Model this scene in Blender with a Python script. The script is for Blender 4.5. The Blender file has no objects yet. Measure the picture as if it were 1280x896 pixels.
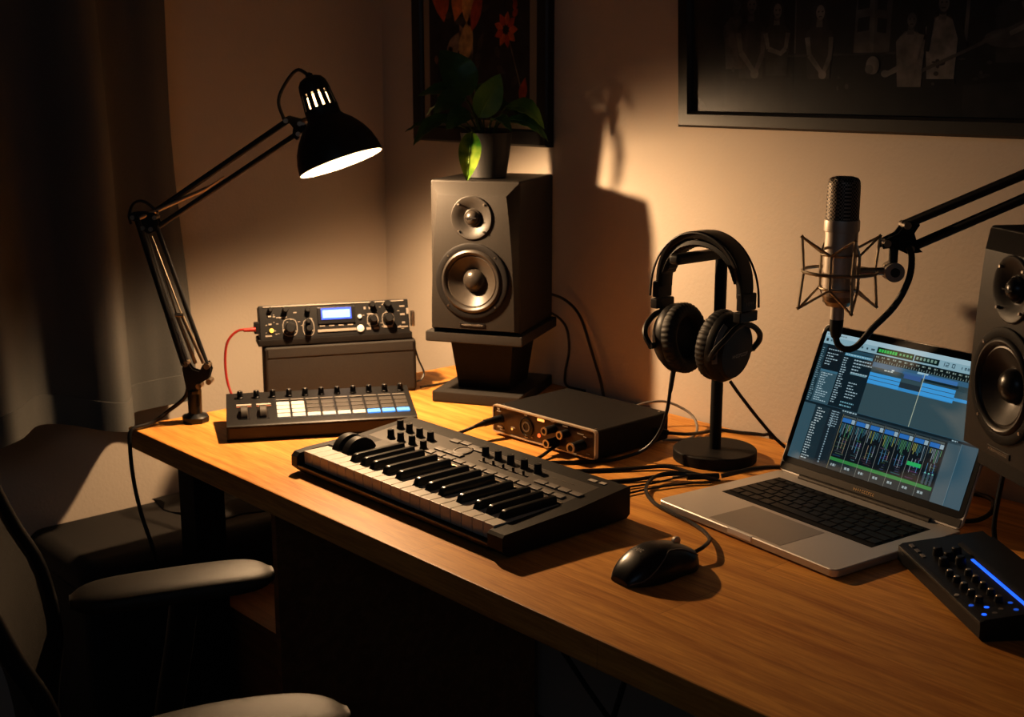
import bpy, bmesh, math, random
from mathutils import Vector, Matrix
random.seed(7)
S = bpy.context.scene
COL = S.collection
PI = math.pi
V3 = Vector

# ------------------------------------------------------------------ materials
def mat(name, col=(.5, .5, .5), rough=.5, metal=0., noise=0., nscale=60., bump=0., bscale=300., emit=None, estr=0., spec=.5, coat=0., col2=None):
    m = bpy.data.materials.new(name); m.use_nodes = True
    nt = m.node_tree; b = nt.nodes['Principled BSDF']
    b.inputs['Base Color'].default_value = (*col, 1)
    b.inputs['Roughness'].default_value = rough
    b.inputs['Metallic'].default_value = metal
    b.inputs['Specular IOR Level'].default_value = spec
    b.inputs['Coat Weight'].default_value = coat
    tc = nt.nodes.new('ShaderNodeTexCoord')
    if noise > 0:
        n = nt.nodes.new('ShaderNodeTexNoise'); n.inputs['Scale'].default_value = nscale; n.inputs['Detail'].default_value = 4
        nt.links.new(tc.outputs['Object'], n.inputs['Vector'])
        r = nt.nodes.new('ShaderNodeMix'); r.data_type = 'RGBA'
        c2 = col2 if col2 else tuple(c * (1 + noise) for c in col)
        r.inputs[6].default_value = (*[c * (1 - noise) for c in col], 1); r.inputs[7].default_value = (*c2, 1)
        nt.links.new(n.outputs['Fac'], r.inputs[0]); nt.links.new(r.outputs[2], b.inputs['Base Color'])
    if bump > 0:
        n2 = nt.nodes.new('ShaderNodeTexNoise'); n2.inputs['Scale'].default_value = bscale; n2.inputs['Detail'].default_value = 3
        nt.links.new(tc.outputs['Object'], n2.inputs['Vector'])
        bp = nt.nodes.new('ShaderNodeBump'); bp.inputs['Strength'].default_value = bump; bp.inputs['Distance'].default_value = .002
        nt.links.new(n2.outputs['Fac'], bp.inputs['Height']); nt.links.new(bp.outputs[0], b.inputs['Normal'])
    if emit:
        b.inputs['Emission Color'].default_value = (*emit, 1); b.inputs['Emission Strength'].default_value = estr
    return m

def wood_mat(name, dark, light, plank=True, scale=1.0, rough=.5):
    m = bpy.data.materials.new(name); m.use_nodes = True
    nt = m.node_tree; b = nt.nodes['Principled BSDF']; L = nt.links.new
    tc = nt.nodes.new('ShaderNodeTexCoord')
    mp = nt.nodes.new('ShaderNodeMapping'); mp.inputs['Scale'].default_value = (2.2 * scale, 26 * scale, 26 * scale)
    L(tc.outputs['Object'], mp.inputs['Vector'])
    n1 = nt.nodes.new('ShaderNodeTexNoise'); n1.inputs['Scale'].default_value = 1.6; n1.inputs['Detail'].default_value = 6; n1.inputs['Roughness'].default_value = .62; n1.inputs['Distortion'].default_value = .7
    L(mp.outputs[0], n1.inputs['Vector'])
    mp2 = nt.nodes.new('ShaderNodeMapping'); mp2.inputs['Scale'].default_value = (14 * scale, 240 * scale, 240 * scale)
    L(tc.outputs['Object'], mp2.inputs['Vector'])
    n2 = nt.nodes.new('ShaderNodeTexNoise'); n2.inputs['Scale'].default_value = 1.5; n2.inputs['Detail'].default_value = 3
    L(mp2.outputs[0], n2.inputs['Vector'])
    ramp = nt.nodes.new('ShaderNodeValToRGB')
    ramp.color_ramp.elements[0].position = .3; ramp.color_ramp.elements[0].color = (*dark, 1)
    ramp.color_ramp.elements[1].position = .68; ramp.color_ramp.elements[1].color = (*light, 1)
    mx = nt.nodes.new('ShaderNodeMath'); mx.operation = 'MULTIPLY_ADD'; mx.inputs[1].default_value = .46
    L(n2.outputs['Fac'], mx.inputs[0])
    sub = nt.nodes.new('ShaderNodeMath'); sub.operation = 'SUBTRACT'; sub.inputs[1].default_value = .23
    L(n1.outputs['Fac'], sub.inputs[0]); L(sub.outputs[0], mx.inputs[2]); L(mx.outputs[0], ramp.inputs['Fac'])
    out = ramp.outputs['Color']
    if plank:
        br = nt.nodes.new('ShaderNodeTexBrick'); br.inputs['Scale'].default_value = 1.0
        br.inputs['Brick Width'].default_value = .93; br.inputs['Row Height'].default_value = .098
        br.inputs['Mortar Size'].default_value = .0005; br.inputs['Color1'].default_value = (1, 1, 1, 1)
        br.inputs['Color2'].default_value = (.83, .81, .79, 1); br.inputs['Mortar'].default_value = (.62, .58, .55, 1)
        br.offset = .37
        L(tc.outputs['Object'], br.inputs['Vector'])
        mu = nt.nodes.new('ShaderNodeMix'); mu.data_type = 'RGBA'; mu.blend_type = 'MULTIPLY'; mu.inputs[0].default_value = 1
        L(out, mu.inputs[6]); L(br.outputs['Color'], mu.inputs[7]); out = mu.outputs[2]
    L(out, b.inputs['Base Color'])
    b.inputs['Roughness'].default_value = rough; b.inputs['Specular IOR Level'].default_value = .28
    bp = nt.nodes.new('ShaderNodeBump'); bp.inputs['Strength'].default_value = .12; bp.inputs['Distance'].default_value = .001
    L(n2.outputs['Fac'], bp.inputs['Height']); L(bp.outputs[0], b.inputs['Normal'])
    return m

def paint_mat(name, emission=0., rough=.5, k=1.0):
    """face colours stored on the mesh (printed artwork or a lit display)"""
    m = bpy.data.materials.new(name); m.use_nodes = True
    nt = m.node_tree; b = nt.nodes['Principled BSDF']
    a = nt.nodes.new('ShaderNodeAttribute'); a.attribute_name = 'Col'
    if emission > 0:
        b.inputs['Base Color'].default_value = (.01, .01, .012, 1)
        nt.links.new(a.outputs['Color'], b.inputs['Emission Color']); b.inputs['Emission Strength'].default_value = emission
    else:
        n = nt.nodes.new('ShaderNodeTexNoise'); n.inputs['Scale'].default_value = 40; n.inputs['Detail'].default_value = 5
        tc = nt.nodes.new('ShaderNodeTexCoord'); nt.links.new(tc.outputs['Object'], n.inputs['Vector'])
        mp = nt.nodes.new('ShaderNodeMapRange'); mp.inputs[1].default_value = .3; mp.inputs[2].default_value = .7; mp.inputs[3].default_value = .45 * k; mp.inputs[4].default_value = 1.35 * k
        nt.links.new(n.outputs['Fac'], mp.inputs[0])
        mu = nt.nodes.new('ShaderNodeMix'); mu.data_type = 'RGBA'; mu.blend_type = 'MULTIPLY'; mu.inputs[0].default_value = 1
        nt.links.new(a.outputs['Color'], mu.inputs[6]); nt.links.new(mp.outputs[0], mu.inputs[7])
        nt.links.new(mu.outputs[2], b.inputs['Base Color'])
    b.inputs['Roughness'].default_value = rough
    return m

M = {}
M['wall'] = mat('wall paint', (.60, .52, .44), .85, noise=.03, nscale=6, bump=.25, bscale=160)
M['ceil'] = mat('ceiling paint', (.5, .47, .44), .9, noise=.03, nscale=5)
M['floor'] = wood_mat('dark floor boards', (.018, .014, .011), (.04, .03, .023), rough=.6)
M['wood'] = wood_mat('oiled oak', (.52, .215, .047), (.87, .445, .115))
M['wood2'] = wood_mat('brown oak panel', (.26, .12, .045), (.46, .22, .09), plank=False)
M['black'] = mat('black plastic', (.012, .012, .013), .45, spec=.3, noise=.2, nscale=40, bump=.08, bscale=900)
M['blackm'] = mat('matte black', (.013, .012, .012), .62, spec=.22, noise=.25, nscale=60, bump=.12, bscale=700)
M['lampblk'] = mat('black enamel', (.011, .012, .014), .38, noise=.15, nscale=30)
M['gloss'] = mat('gloss black', (.01, .01, .012), .32, noise=.1)
M['rubber'] = mat('black rubber', (.012, .012, .012), .6, noise=.2)
M['cable'] = mat('cable jacket', (.013, .012, .012), .42, noise=.15)
M['greycable'] = mat('grey cable jacket', (.28, .25, .22), .5, noise=.15)
M['red'] = mat('red cable jacket', (.24, .014, .008), .4, noise=.1)
M['steel'] = mat('brushed steel', (.55, .5, .45), .32, 1., noise=.1, nscale=200)
M['brass'] = mat('aged steel', (.50, .42, .32), .36, 1., noise=.1, nscale=120)
M['nickel'] = mat('satin nickel', (.62, .55, .48), .45, .7, noise=.06, nscale=300)
M['alu'] = mat('silver aluminium', (.66, .62, .58), .45, .55, noise=.03, nscale=300, bump=.03, bscale=1500)
M['aludark'] = mat('dark aluminium', (.06, .055, .05), .55, .6, noise=.05)
M['white'] = mat('white enamel', (.32, .30, .27), .5, noise=.02)
M['bulb'] = mat('lit bulb', (1, .9, .75), .5, noise=.02, emit=(1, .60, .27), estr=6)
M['speaker'] = mat('charcoal speaker paint', (.030, .027, .0245), .45, spec=.35, noise=.12, nscale=200, bump=.1, bscale=1200)
M['cone'] = mat('woofer paper', (.05, .042, .035), .40, noise=.2, nscale=150)
M['conerub'] = mat('woofer rubber', (.03, .026, .023), .38, noise=.1)
M['dome'] = mat('dust cap', (.035, .03, .026), .3, noise=.1)
M['foam'] = mat('dark foam', (.028, .025, .023), .8, noise=.2, nscale=300, bump=.4, bscale=900)
M['fabricgrey'] = mat('charcoal fabric', (.030, .027, .025), .85, noise=.25, nscale=400, bump=.4, bscale=1200)
M['curtain'] = mat('grey curtain cloth', (.120, .120, .116), .9, noise=.12, nscale=350, bump=.25, bscale=900)
M['hem'] = mat('curtain hem cloth', (.13, .13, .125), .9, noise=.12, nscale=350, bump=.25, bscale=900)
M['ottoman'] = mat('black upholstery', (.022, .02, .019), .8, noise=.3, nscale=350, bump=.5, bscale=900)
M['chairmesh'] = mat('woven mesh', (.03, .026, .02), .8, noise=.6, nscale=900, bump=.6, bscale=1400)
M['armpad'] = mat('soft arm pad', (.03, .027, .024), .48, noise=.2, nscale=300, bump=.25, bscale=1200)
M['keywhite'] = mat('white key plastic', (.56, .52, .46), .38, noise=.02)
M['keyblack'] = mat('black key plastic', (.012, .012, .012), .28, noise=.1)
M['kbbody'] = mat('keyboard plastic', (.016, .015, .014), .48, spec=.3, noise=.15, nscale=300, bump=.1, bscale=1500)
M['kbpanel'] = mat('keyboard panel', (.075, .068, .06), .42, noise=.15, nscale=300)
M['kbbtn'] = mat('grey button', (.17, .155, .14), .5, noise=.1)
M['padgrey'] = mat('grey pad rubber', (.055, .048, .042), .5, noise=.12)
M['padwhite'] = mat('lit white pad', (.5, .48, .44), .5, noise=.03, emit=(1, .86, .66), estr=.16)
M['padblue'] = mat('lit blue pad', (.08, .25, .6), .5, noise=.03, emit=(.10, .38, 1.0), estr=.85)
M['lcd'] = mat('blue lcd', (.03, .06, .3), .4, noise=.02, emit=(.02, .08, .9), estr=.9)
M['lcd2'] = mat('pale blue lcd', (.1, .2, .6), .4, noise=.02, emit=(.20, .42, 1.0), estr=1.5)
M['ledblue'] = mat('blue led', (.02, .08, .5), .4, noise=.02, emit=(.015, .13, 1.0), estr=1.3)
M['ledblue2'] = mat('dim blue led', (.02, .05, .2), .4, noise=.02, emit=(.02, .14, .8), estr=.5)
M['ledwarm'] = mat('amber led', (.8, .4, .1), .4, noise=.02, emit=(1, .45, .12), estr=1.2)
M['ledred'] = mat('red led', (.7, .1, .03), .4, noise=.02, emit=(1, .16, .04), estr=1.0)
M['ifpanel'] = mat('bronze front panel', (.055, .034, .022), .3, .3, noise=.4, nscale=80)
M['mark'] = mat('printed mark', (.42, .38, .33), .5, noise=.05)
M['markdim'] = mat('dim printed mark', (.16, .14, .12), .5, noise=.05)
M['gold'] = mat('pale gold lettering', (.55, .38, .2), .4, .5, noise=.05)
M['frame'] = mat('black picture frame', (.017, .016, .016), .4, noise=.2, nscale=60, bump=.08, bscale=500)
M['matboard'] = mat('cream mat board', (.32, .26, .20), .8, noise=.03)
M['print'] = paint_mat('printed artwork', k=2.1)
M['photo'] = paint_mat('black and white print', rough=.35, k=1.8)
M['screen'] = paint_mat('lit display', emission=.66)
M['soil'] = mat('soil', (.02, .014, .01), .9, noise=.5, bump=1, bscale=200)
M['pot'] = mat('dark ceramic pot', (.012, .0115, .011), .6, noise=.1, bump=.05)
M['stem'] = mat('plant stem', (.04, .07, .02), .6, noise=.2)
M['card'] = mat('brown cardboard', (.14, .10, .07), .8, noise=.08)
M['glass'] = None
g = bpy.data.materials.new('picture glass'); g.use_nodes = True
nt = g.node_tree; nt.nodes.remove(nt.nodes['Principled BSDF'])
fr = nt.nodes.new('ShaderNodeFresnel'); fr.inputs[0].default_value = 1.5
tr = nt.nodes.new('ShaderNodeBsdfTransparent'); tr.inputs[0].default_value = (.85, .86, .88, 1)
gl = nt.nodes.new('ShaderNodeBsdfGlossy'); gl.inputs['Roughness'].default_value = .015; gl.inputs['Color'].default_value = (.9, .9, .9, 1)
ms = nt.nodes.new('ShaderNodeMixShader')
nt.links.new(fr.outputs[0], ms.inputs[0]); nt.links.new(tr.outputs[0], ms.inputs[1]); nt.links.new(gl.outputs[0], ms.inputs[2])
nt.links.new(ms.outputs[0], nt.nodes['Material Output'].inputs['Surface'])
M['glass'] = g

def leaf_mat(name, base, vein):
    m = bpy.data.materials.new(name); m.use_nodes = True
    nt = m.node_tree; b = nt.nodes['Principled BSDF']
    tc = nt.nodes.new('ShaderNodeTexCoord'); w = nt.nodes.new('ShaderNodeTexNoise'); w.inputs['Scale'].default_value = 22; w.inputs['Detail'].default_value = 4
    nt.links.new(tc.outputs['Object'], w.inputs['Vector'])
    r = nt.nodes.new('ShaderNodeValToRGB'); r.color_ramp.elements[0].color = (*base, 1); r.color_ramp.elements[1].color = (*vein, 1)
    r.color_ramp.elements[0].position = .42; r.color_ramp.elements[1].position = .66
    nt.links.new(w.outputs['Fac'], r.inputs[0]); nt.links.new(r.outputs[0], b.inputs['Base Color'])
    b.inputs['Roughness'].default_value = .38
    b.inputs['Transmission Weight'].default_value = 0
    return m
M['leafdark'] = leaf_mat('dark leaf', (.03, .10, .03), (.06, .17, .045))
M['leafmid'] = leaf_mat('mid leaf', (.09, .22, .04), (.18, .32, .06))
M['leaflit'] = leaf_mat('variegated leaf', (.03, .13, .010), (.26, .34, .035))

# ------------------------------------------------------------------ mesh builder
def frame_from_axis(a):
    a = V3(a).normalized()
    u = a.orthogonal().normalized(); v = a.cross(u)
    return u, v, a

def spline(pts, k=6):
    P = [V3(p) for p in pts]
    if len(P) < 3: return P
    out = []
    Q = [P[0] * 2 - P[1]] + P + [P[-1] * 2 - P[-2]]
    for i in range(1, len(Q) - 2):
        a, b, c, d = Q[i - 1], Q[i], Q[i + 1], Q[i + 2]
        for j in range(k):
            t = j / k
            out.append(.5 * ((2 * b) + (c - a) * t + (2 * a - 5 * b + 4 * c - d) * t * t + (3 * b - a - 3 * c + d) * t ** 3))
    out.append(P[-1])
    return out

class MB:
    def __init__(s): s.v = []; s.f = []; s.m = []; s.c = []
    def add(s, verts, faces, mi=0, col=(1, 1, 1)):
        o = len(s.v); s.v += [V3(p) for p in verts]
        for f in faces: s.f.append([o + i for i in f]); s.m.append(mi); s.c.append(col)
        return s
    def box(s, c, sz, rot=None, bev=0, seg=2, mi=0):
        bm = bmesh.new(); bmesh.ops.create_cube(bm, size=1)
        for v in bm.verts: v.co = V3((v.co.x * sz[0], v.co.y * sz[1], v.co.z * sz[2]))
        if bev > 0: bmesh.ops.bevel(bm, geom=bm.edges[:], offset=min(bev, min(sz) * .49), segments=seg, profile=.5, affect='EDGES')
        R = rot.to_matrix() if hasattr(rot, 'to_matrix') else (rot if rot else Matrix.Identity(3))
        bm.verts.index_update()
        s.add([R @ v.co + V3(c) for v in bm.verts], [[v.index for v in f.verts] for f in bm.faces], mi); bm.free(); return s
    def span(s, a, b, bev=0, seg=2, mi=0):
        return s.box([(a[i] + b[i]) / 2 for i in range(3)], [abs(b[i] - a[i]) for i in range(3)], None, bev, seg, mi)
    def cyl(s, p0, p1, r0, r1=None, n=24, mi=0, cap=True):
        r1 = r0 if r1 is None else r1
        p0, p1 = V3(p0), V3(p1); u, v, a = frame_from_axis(p1 - p0)
        vs = []
        for p, r in ((p0, r0), (p1, r1)):
            for i in range(n):
                t = 2 * PI * i / n; vs.append(p + u * (r * math.cos(t)) + v * (r * math.sin(t)))
        fs = [[i, (i + 1) % n, n + (i + 1) % n, n + i] for i in range(n)]
        if cap: fs += [list(range(n))[::-1], list(range(n, 2 * n))]
        return s.add(vs, fs, mi)
    def lathe(s, prof, o=(0, 0, 0), axis=(0, 0, 1), n=32, mi=0, mod=None, sx=1., sy=1., uv=None, close=False, caps=True):
        o = V3(o); u, v, a = frame_from_axis(axis)
        if uv: u, v = V3(uv[0]), V3(uv[1])
        vs = []; fs = []
        for k, (r, h) in enumerate(prof):
            for i in range(n):
                t = 2 * PI * i / n; rr = r * (mod(t, k) if mod else 1)
                vs.append(o + u * (rr * sx * math.cos(t)) + v * (rr * sy * math.sin(t)) + a * h)
        kk = len(prof)
        for k in range(kk if close else kk - 1):
            k2 = (k + 1) % kk
            for i in range(n):
                j = (i + 1) % n; fs.append([k * n + i, k * n + j, k2 * n + j, k2 * n + i])
        if not close and caps:
            fs.append(list(range(n))[::-1]); fs.append([(kk - 1) * n + i for i in range(n)])
        return s.add(vs, fs, mi)
    def tube(s, pts, r, n=8, k=6, mi=0, smooth=True, sx=1.):
        P = spline(pts, k) if smooth else [V3(p) for p in pts]
        vs = []; fs = []; N = len(P); u = None
        for i, p in enumerate(P):
            d = (P[min(i + 1, N - 1)] - P[max(i - 1, 0)]).normalized()
            if u is None: u = d.orthogonal().normalized()
            u = (u - d * u.dot(d)); u = u.normalized() if u.length > 1e-6 else d.orthogonal().normalized()
            w = d.cross(u)
            rr = r(i / (N - 1)) if callable(r) else r
            for j in range(n):
                t = 2 * PI * j / n; vs.append(p + u * (rr * math.cos(t)) + w * (rr * math.sin(t) * sx))
        for i in range(N - 1):
            for j in range(n):
                q = (j + 1) % n; fs.append([i * n + j, i * n + q, (i + 1) * n + q, (i + 1) * n + j])
        fs.append(list(range(n))[::-1]); fs.append([(N - 1) * n + j for j in range(n)])
        return s.add(vs, fs, mi)
    def prism(s, poly, d0, d1, ax='x', mi=0):
        """poly of (a,b) swept along ax from d0 to d1"""
        def P(a, b, d): return {'x': (d, a, b), 'y': (a, d, b), 'z': (a, b, d)}[ax]
        n = len(poly); vs = [P(a, b, d0) for a, b in poly] + [P(a, b, d1) for a, b in poly]
        fs = [[i, (i + 1) % n, n + (i + 1) % n, n + i] for i in range(n)] + [list(range(n))[::-1], list(range(n, 2 * n))]
        return s.add(vs, fs, mi)
    def loft(s, rings, mi=0, closed=True, caps=True):
        n = len(rings[0]); vs = [p for r in rings for p in r]; fs = []
        for k in range(len(rings) - 1):
            for i in range(n if closed else n - 1):
                j = (i + 1) % n; fs.append([k * n + i, k * n + j, (k + 1) * n + j, (k + 1) * n + i])
        if caps and closed: fs += [list(range(n))[::-1], [(len(rings) - 1) * n + i for i in range(n)]]
        return s.add(vs, fs, mi)
    def poly(s, pts, mi=0, col=(1, 1, 1)): return s.add(pts, [list(range(len(pts)))], mi, col)
    def xf(s, mtx):
        s.v = [mtx @ p for p in s.v]; return s
    def build(s, name, mats, parent=None, angle=38, colors=False, label=None):
        me = bpy.data.meshes.new(name); me.from_pydata([tuple(p) for p in s.v], [], s.f)
        if not colors:
            bm = bmesh.new(); bm.from_mesh(me); bmesh.ops.recalc_face_normals(bm, faces=bm.faces[:]); bm.to_mesh(me); bm.free()
        if not isinstance(mats, (list, tuple)): mats = [mats]
        for m in mats: me.materials.append(m)
        for p, mi in zip(me.polygons, s.m): p.material_index = mi; p.use_smooth = True
        if colors:
            at = me.attributes.new('Col', 'FLOAT_COLOR', 'FACE')
            for i, c in enumerate(s.c): at.data[i].color = (*c, 1)
        me.set_sharp_from_angle(angle=math.radians(angle))
        o = bpy.data.objects.new(name, me); COL.objects.link(o)
        if not colors:
            wn = o.modifiers.new('weighted_normals', 'WEIGHTED_NORMAL'); wn.keep_sharp = True; wn.weight = 80
        if parent: o.parent = parent
        if label: o['label'] = label
        return o

def tag(o, label, cat, group=None, kind=None):
    o['label'] = label; o['category'] = cat
    if group: o['group'] = group
    if kind: o['kind'] = kind
    return o
def thing(name, label, cat, loc=(0, 0, 0), rotz=0, group=None, rot=None):
    o = bpy.data.objects.new(name, None); COL.objects.link(o); o.empty_display_size = .05
    o.location = loc; o.rotation_euler = rot if rot else (0, 0, rotz)
    return tag(o, label, cat, group)
def struct(name, mb, m):
    o = mb.build(name, m); o['kind'] = 'structure'; return o
def dup(root, loc, rotz, label):
    r = root.copy(); COL.objects.link(r); r.location = loc; r.rotation_euler = (0, 0, rotz); r['label'] = label
    for ch in list(root.children):
        c = ch.copy(); COL.objects.link(c); c.parent = r
        for g2 in ch.children:
            d = g2.copy(); COL.objects.link(d); d.parent = c
    return r
def part_copy(o, parent, off):
    c = o.copy(); COL.objects.link(c); c.parent = parent; c.location = off; return c
rnd = random.uniform
def scribble(mb, o, ex, ey, w, h, n, nrm, mi=0):
    """small illegible glyph strokes in a strip"""
    o, ex, ey, nrm = V3(o), V3(ex).normalized(), V3(ey).normalized(), V3(nrm).normalized()
    st = w / n
    for i in range(n):
        x0 = i * st + st * .12; x1 = i * st + st * .8
        k = random.random()
        bars = [(x0, x0 + st * .22, 0, h)]
        if k > .3: bars.append((x0, x1, h * .8, h))
        if k > .5: bars.append((x0, x1, 0, h * .2))
        if k < .6: bars.append((x0, x1, h * .42, h * .6))
        for a, b, c, d in bars:
            mb.poly([o + ex * a + ey * c + nrm * .0004, o + ex * b + ey * c + nrm * .0004, o + ex * b + ey * d + nrm * .0004, o + ex * a + ey * d + nrm * .0004], mi)

# ------------------------------------------------------------------ room shell
XL, YB, DZ = -2.37, 1.72, .75          # left wall plane, back wall plane, desk top height
XR, YF, ZC = 1.3, -1.9, 2.5
struct('floor', MB().span((XL - .1, YF - .1, -.1), (XR + .1, YB + .1, 0)), M['floor'])
struct('ceiling', MB().span((XL - .1, YF - .1, ZC), (XR + .1, YB + .1, ZC + .1)), M['ceil'])
struct('wall_back', MB().span((XL - .1, YB, 0), (XR + .1, YB + .1, ZC)), M['wall'])
struct('wall_left', MB().span((XL - .1, YF - .1, 0), (XL, YB, ZC)), M['wall'])
struct('wall_right', MB().span((XR, YF - .1, 0), (XR + .1, YB, ZC)), M['wall'])
struct('wall_front', MB().span((XL, YF - .1, 0), (XR, YF, ZC)), M['wall'])

# ------------------------------------------------------------------ curtain
t = thing('curtain', 'dark grey curtain hanging in folds on the left wall, hem above the ottoman', 'curtain', (-2.28, .8, .72))
prof = [(.30, -2.27), (.40, -2.215), (.48, -2.275), (.56, -2.30), (.64, -2.245), (.72, -2.20), (.79, -2.215), (.85, -2.285), (.90, -2.27), (.945, -2.205), (.985, -2.185), (1.02, -2.235), (1.05, -2.305), (1.10, -2.30), (1.14, -2.28), (1.175, -2.285)]
pp = spline([(x, y, 0) for y, x in prof], 6)
def curtain_strip(z0, z1, nz, off=0):
    rings = []
    for k in range(nz + 1):
        z = z0 + (z1 - z0) * k / nz
        amp = 1 - .35 * max(0, min(1, (z - .72) / 1.5))
        rings.append([V3((-2.28 + (p.x + 2.28) * amp + off + .006 * math.sin(z * 5 + p.y * 20), p.y - .022 * (z - .72) / .8 + (0.004 * math.sin(z * 9) if p.y > 1.1 else 0), z + (.010 * math.sin(p.y * 17) if z < .8 else 0))) for p in pp])
    back = [[p + V3((-.004, 0, 0)) for p in r][::-1] for r in rings]
    return MB().loft([a + b for a, b in zip(rings, back)])
T0 = Matrix.Translation((2.28, -.8, -.72))
curtain_strip(.765, 2.42, 24).xf(T0).build('panel', M['curtain'], t, 80)
curtain_strip(.712, .768, 3, .003).xf(T0).build('hem', M['hem'], t, 80)

# ------------------------------------------------------------------ desk
t = thing('desk', 'long oak desk with black square legs, holding the studio gear', 'desk', (-.9, 1.32, 0))
MB().span((-1.16, -.394, .713), (1.5, .392, DZ), .003, 2).build('desktop', M['wood'], t)
for (x, y) in ((-1.10, -.29), (-1.10, .33), (1.35, -.29), (1.35, .33)):
    MB().box((x, y, .3565), (.06, .06, .711), bev=.003).build('leg', M['blackm'], t)
t = thing('shelf_unit', 'low brown wooden shelf unit with tall side panel under the desk', 'shelf', (-1.9, 1.38, 0))
MB().span((.07, -.31, 0), (.085, .3, .711), .001).build('side_panel', M['wood2'], t)
MB().span((-.15, -.30, .365), (.069, .3, .383), .001).build('shelf', M['wood2'], t)
MB().span((-.15, -.295, .03), (.069, -.28, .36), .001).build('front_panel', M['wood2'], t)
MB().span((-.165, -.30, 0), (-.151, .3, .383), .001).build('side_panel', M['wood2'], t)
# things on the shelf
b = MB().span((-.045, -.05, 0), (.045, .22, .285), .006)
t = thing('computer_tower', 'black computer tower standing upright on the under-desk shelf', 'computer', (-1.915, 1.27, .384))
b.build('case', M['blackm'], t)
m_ = MB()
for k in range(6): m_.span((-.03, -.052, .05 + k * .03), (.03, -.0495, .062 + k * .03))
m_.build('vent_slats', M['black'], t)
tag(MB().tube([(-1.90, 1.17, .62), (-1.945, 1.165, .615), (-1.965, 1.16, .57), (-1.95, 1.155, .53), (-1.91, 1.15, .505), (-1.885, 1.16, .50)], .004).tube([(-1.925, 1.165, .622), (-1.915, 1.16, .58), (-1.90, 1.155, .53)], .004).build('loose_cable', M['greycable']), 'pale grey cable loop hanging under the desk beside the side panel', 'cable')
tag(MB().span((-1.862, 1.15, .3835), (-1.835, 1.35, .50), .004).build('cardboard_box', M['card']), 'small brown cardboard box on the under-desk shelf', 'box')
for pts, lab in (([(-1.60, 1.30, .71), (-1.30, 1.24, .52), (-1.05, 1.22, .40), (-.85, 1.25, .45), (-.6, 1.4, .70)], 'black cable sagging in a long loop below the desktop'),
                 ([(-1.02, 1.15, .71), (-1.05, 1.10, .50), (-1.10, 1.05, .25), (-1.12, 1.05, .02)], 'thin black cable dropping straight to the floor under the desk')):
    tag(MB().tube(pts, .004).build('hanging_cable', M['cable']), lab, 'cable')

# ------------------------------------------------------------------ ottoman
t = thing('ottoman', 'black upholstered bench ottoman against the left wall under the curtain', 'ottoman', (-2.225, 1.22, 0))
MB().box((0, 0, .245), (.28, .76, .40), bev=.03, seg=4).build('body', M['ottoman'], t)
bb = MB().box((0, 0, .462), (.284, .77, .075), bev=.032, seg=5)
bb.build('cushion', M['ottoman'], t)
pts = []
MB().tube([(-.13, -.383, .448), (.12, -.383, .448), (.14, -.36, .448), (.14, .36, .448)], .003, k=4).build('piping', M['ottoman'], t)
for x in (-.11, .11):
    for y in (-.33, .33): MB().cyl((x, y, 0), (x, y, .05), .018, .022).build('foot', M['black'], t)
cl = MB(); rings = []
for i in range(15):
    r = []
    for j in range(12):
        x = -.12 + .21 * j / 11; y = -.16 + .46 * i / 14
        e = min(1, min(i, 14 - i, j, 11 - j) / 2)
        r.append(V3((x + .01 * math.sin(i * 1.7), y + .012 * math.sin(j * 1.1), .502 + e * (.008 + .010 * abs(math.sin(i * .9 + j * .5)) + .006 * math.sin(j * 1.7 - i * .6) ** 2))))
    rings.append(r)
cl.loft([r + [p + V3((0, 0, -.004)) if False else V3((p.x, p.y, .5005)) for p in r][::-1] for r in rings])
o = cl.build('folded_cloth', M['ottoman'], None, 70); o.location = (-2.235, 1.26, 0)
tag(o, 'crumpled black cloth lying on top of the ottoman', 'cloth')

# ------------------------------------------------------------------ desk lamp
t = thing('desk_lamp', 'black spring-arm desk lamp, lit, clamped at the left end of the desk', 'lamp', (-2.013, 1.033, DZ))
O = V3((-2.013, 1.033, DZ))
def L(p): return V3(p) - O
base = MB().lathe([(.0235, 0), (.0245, .003), (.0245, .010), (.021, .013), (.0125, .016), (.0115, .022), (.0115, .05), (.013, .053), (.013, .058), (0.008, .060)], n=8)
base.lathe([(.012, .012), (.0125, .052)], n=20)
base.build('clamp_base', M['lampblk'], t)
elbow = V3((-2.05, .975, 1.113)); wrist = V3((-1.969, 1.226, 1.266))
sh = V3((-2.012, 1.036, .835))                       # shoulder bracket
side = V3((.665, .747, 0))                           # camera-right direction, bracket plane normal is across it
nrm = V3((.75, -.66, 0)).normalized()
brk = MB()
# shoulder bracket: two cheek plates
for s_ in (-.007, .007):
    pl = [(-.014, -.028), (.006, -.03), (.012, -.012), (.026, -.004), (.031, .012), (.026, .026), (.016, .02), (.010, .008), (-.002, .012), (-.014, .03), (-.020, .014)]
    q = [sh + side * a + V3((0, 0, c)) + nrm * s_ for a, c in pl]; q2 = [p + nrm * .003 for p in q]
    brk.loft([[L(p) for p in q], [L(p) for p in q2]])
brk.cyl(L(sh + V3((0, 0, -.033))), L(sh + V3((0, 0, -.008))), .009)
for a, c in ((-.014, .022), (.024, .018), (.008, -.018), (.026, -.010)):
    p = sh + side * a + V3((0, 0, c)); brk.cyl(L(p - nrm * .011), L(p + nrm * .013), .0052, n=14, mi=1)
brk.build('shoulder_bracket', [M['lampblk'], M['brass']], t)
low = MB()
low.tube([L(sh + side * -.016 + V3((0, 0, .02)) - nrm * .006), L(elbow + side * -.008 - nrm * .006)], .0062, smooth=False, n=10)
low.tube([L(sh + side * -.016 + V3((0, 0, .02)) + nrm * .007), L(elbow + side * -.008 + nrm * .007)], .0062, smooth=False, n=10)
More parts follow.
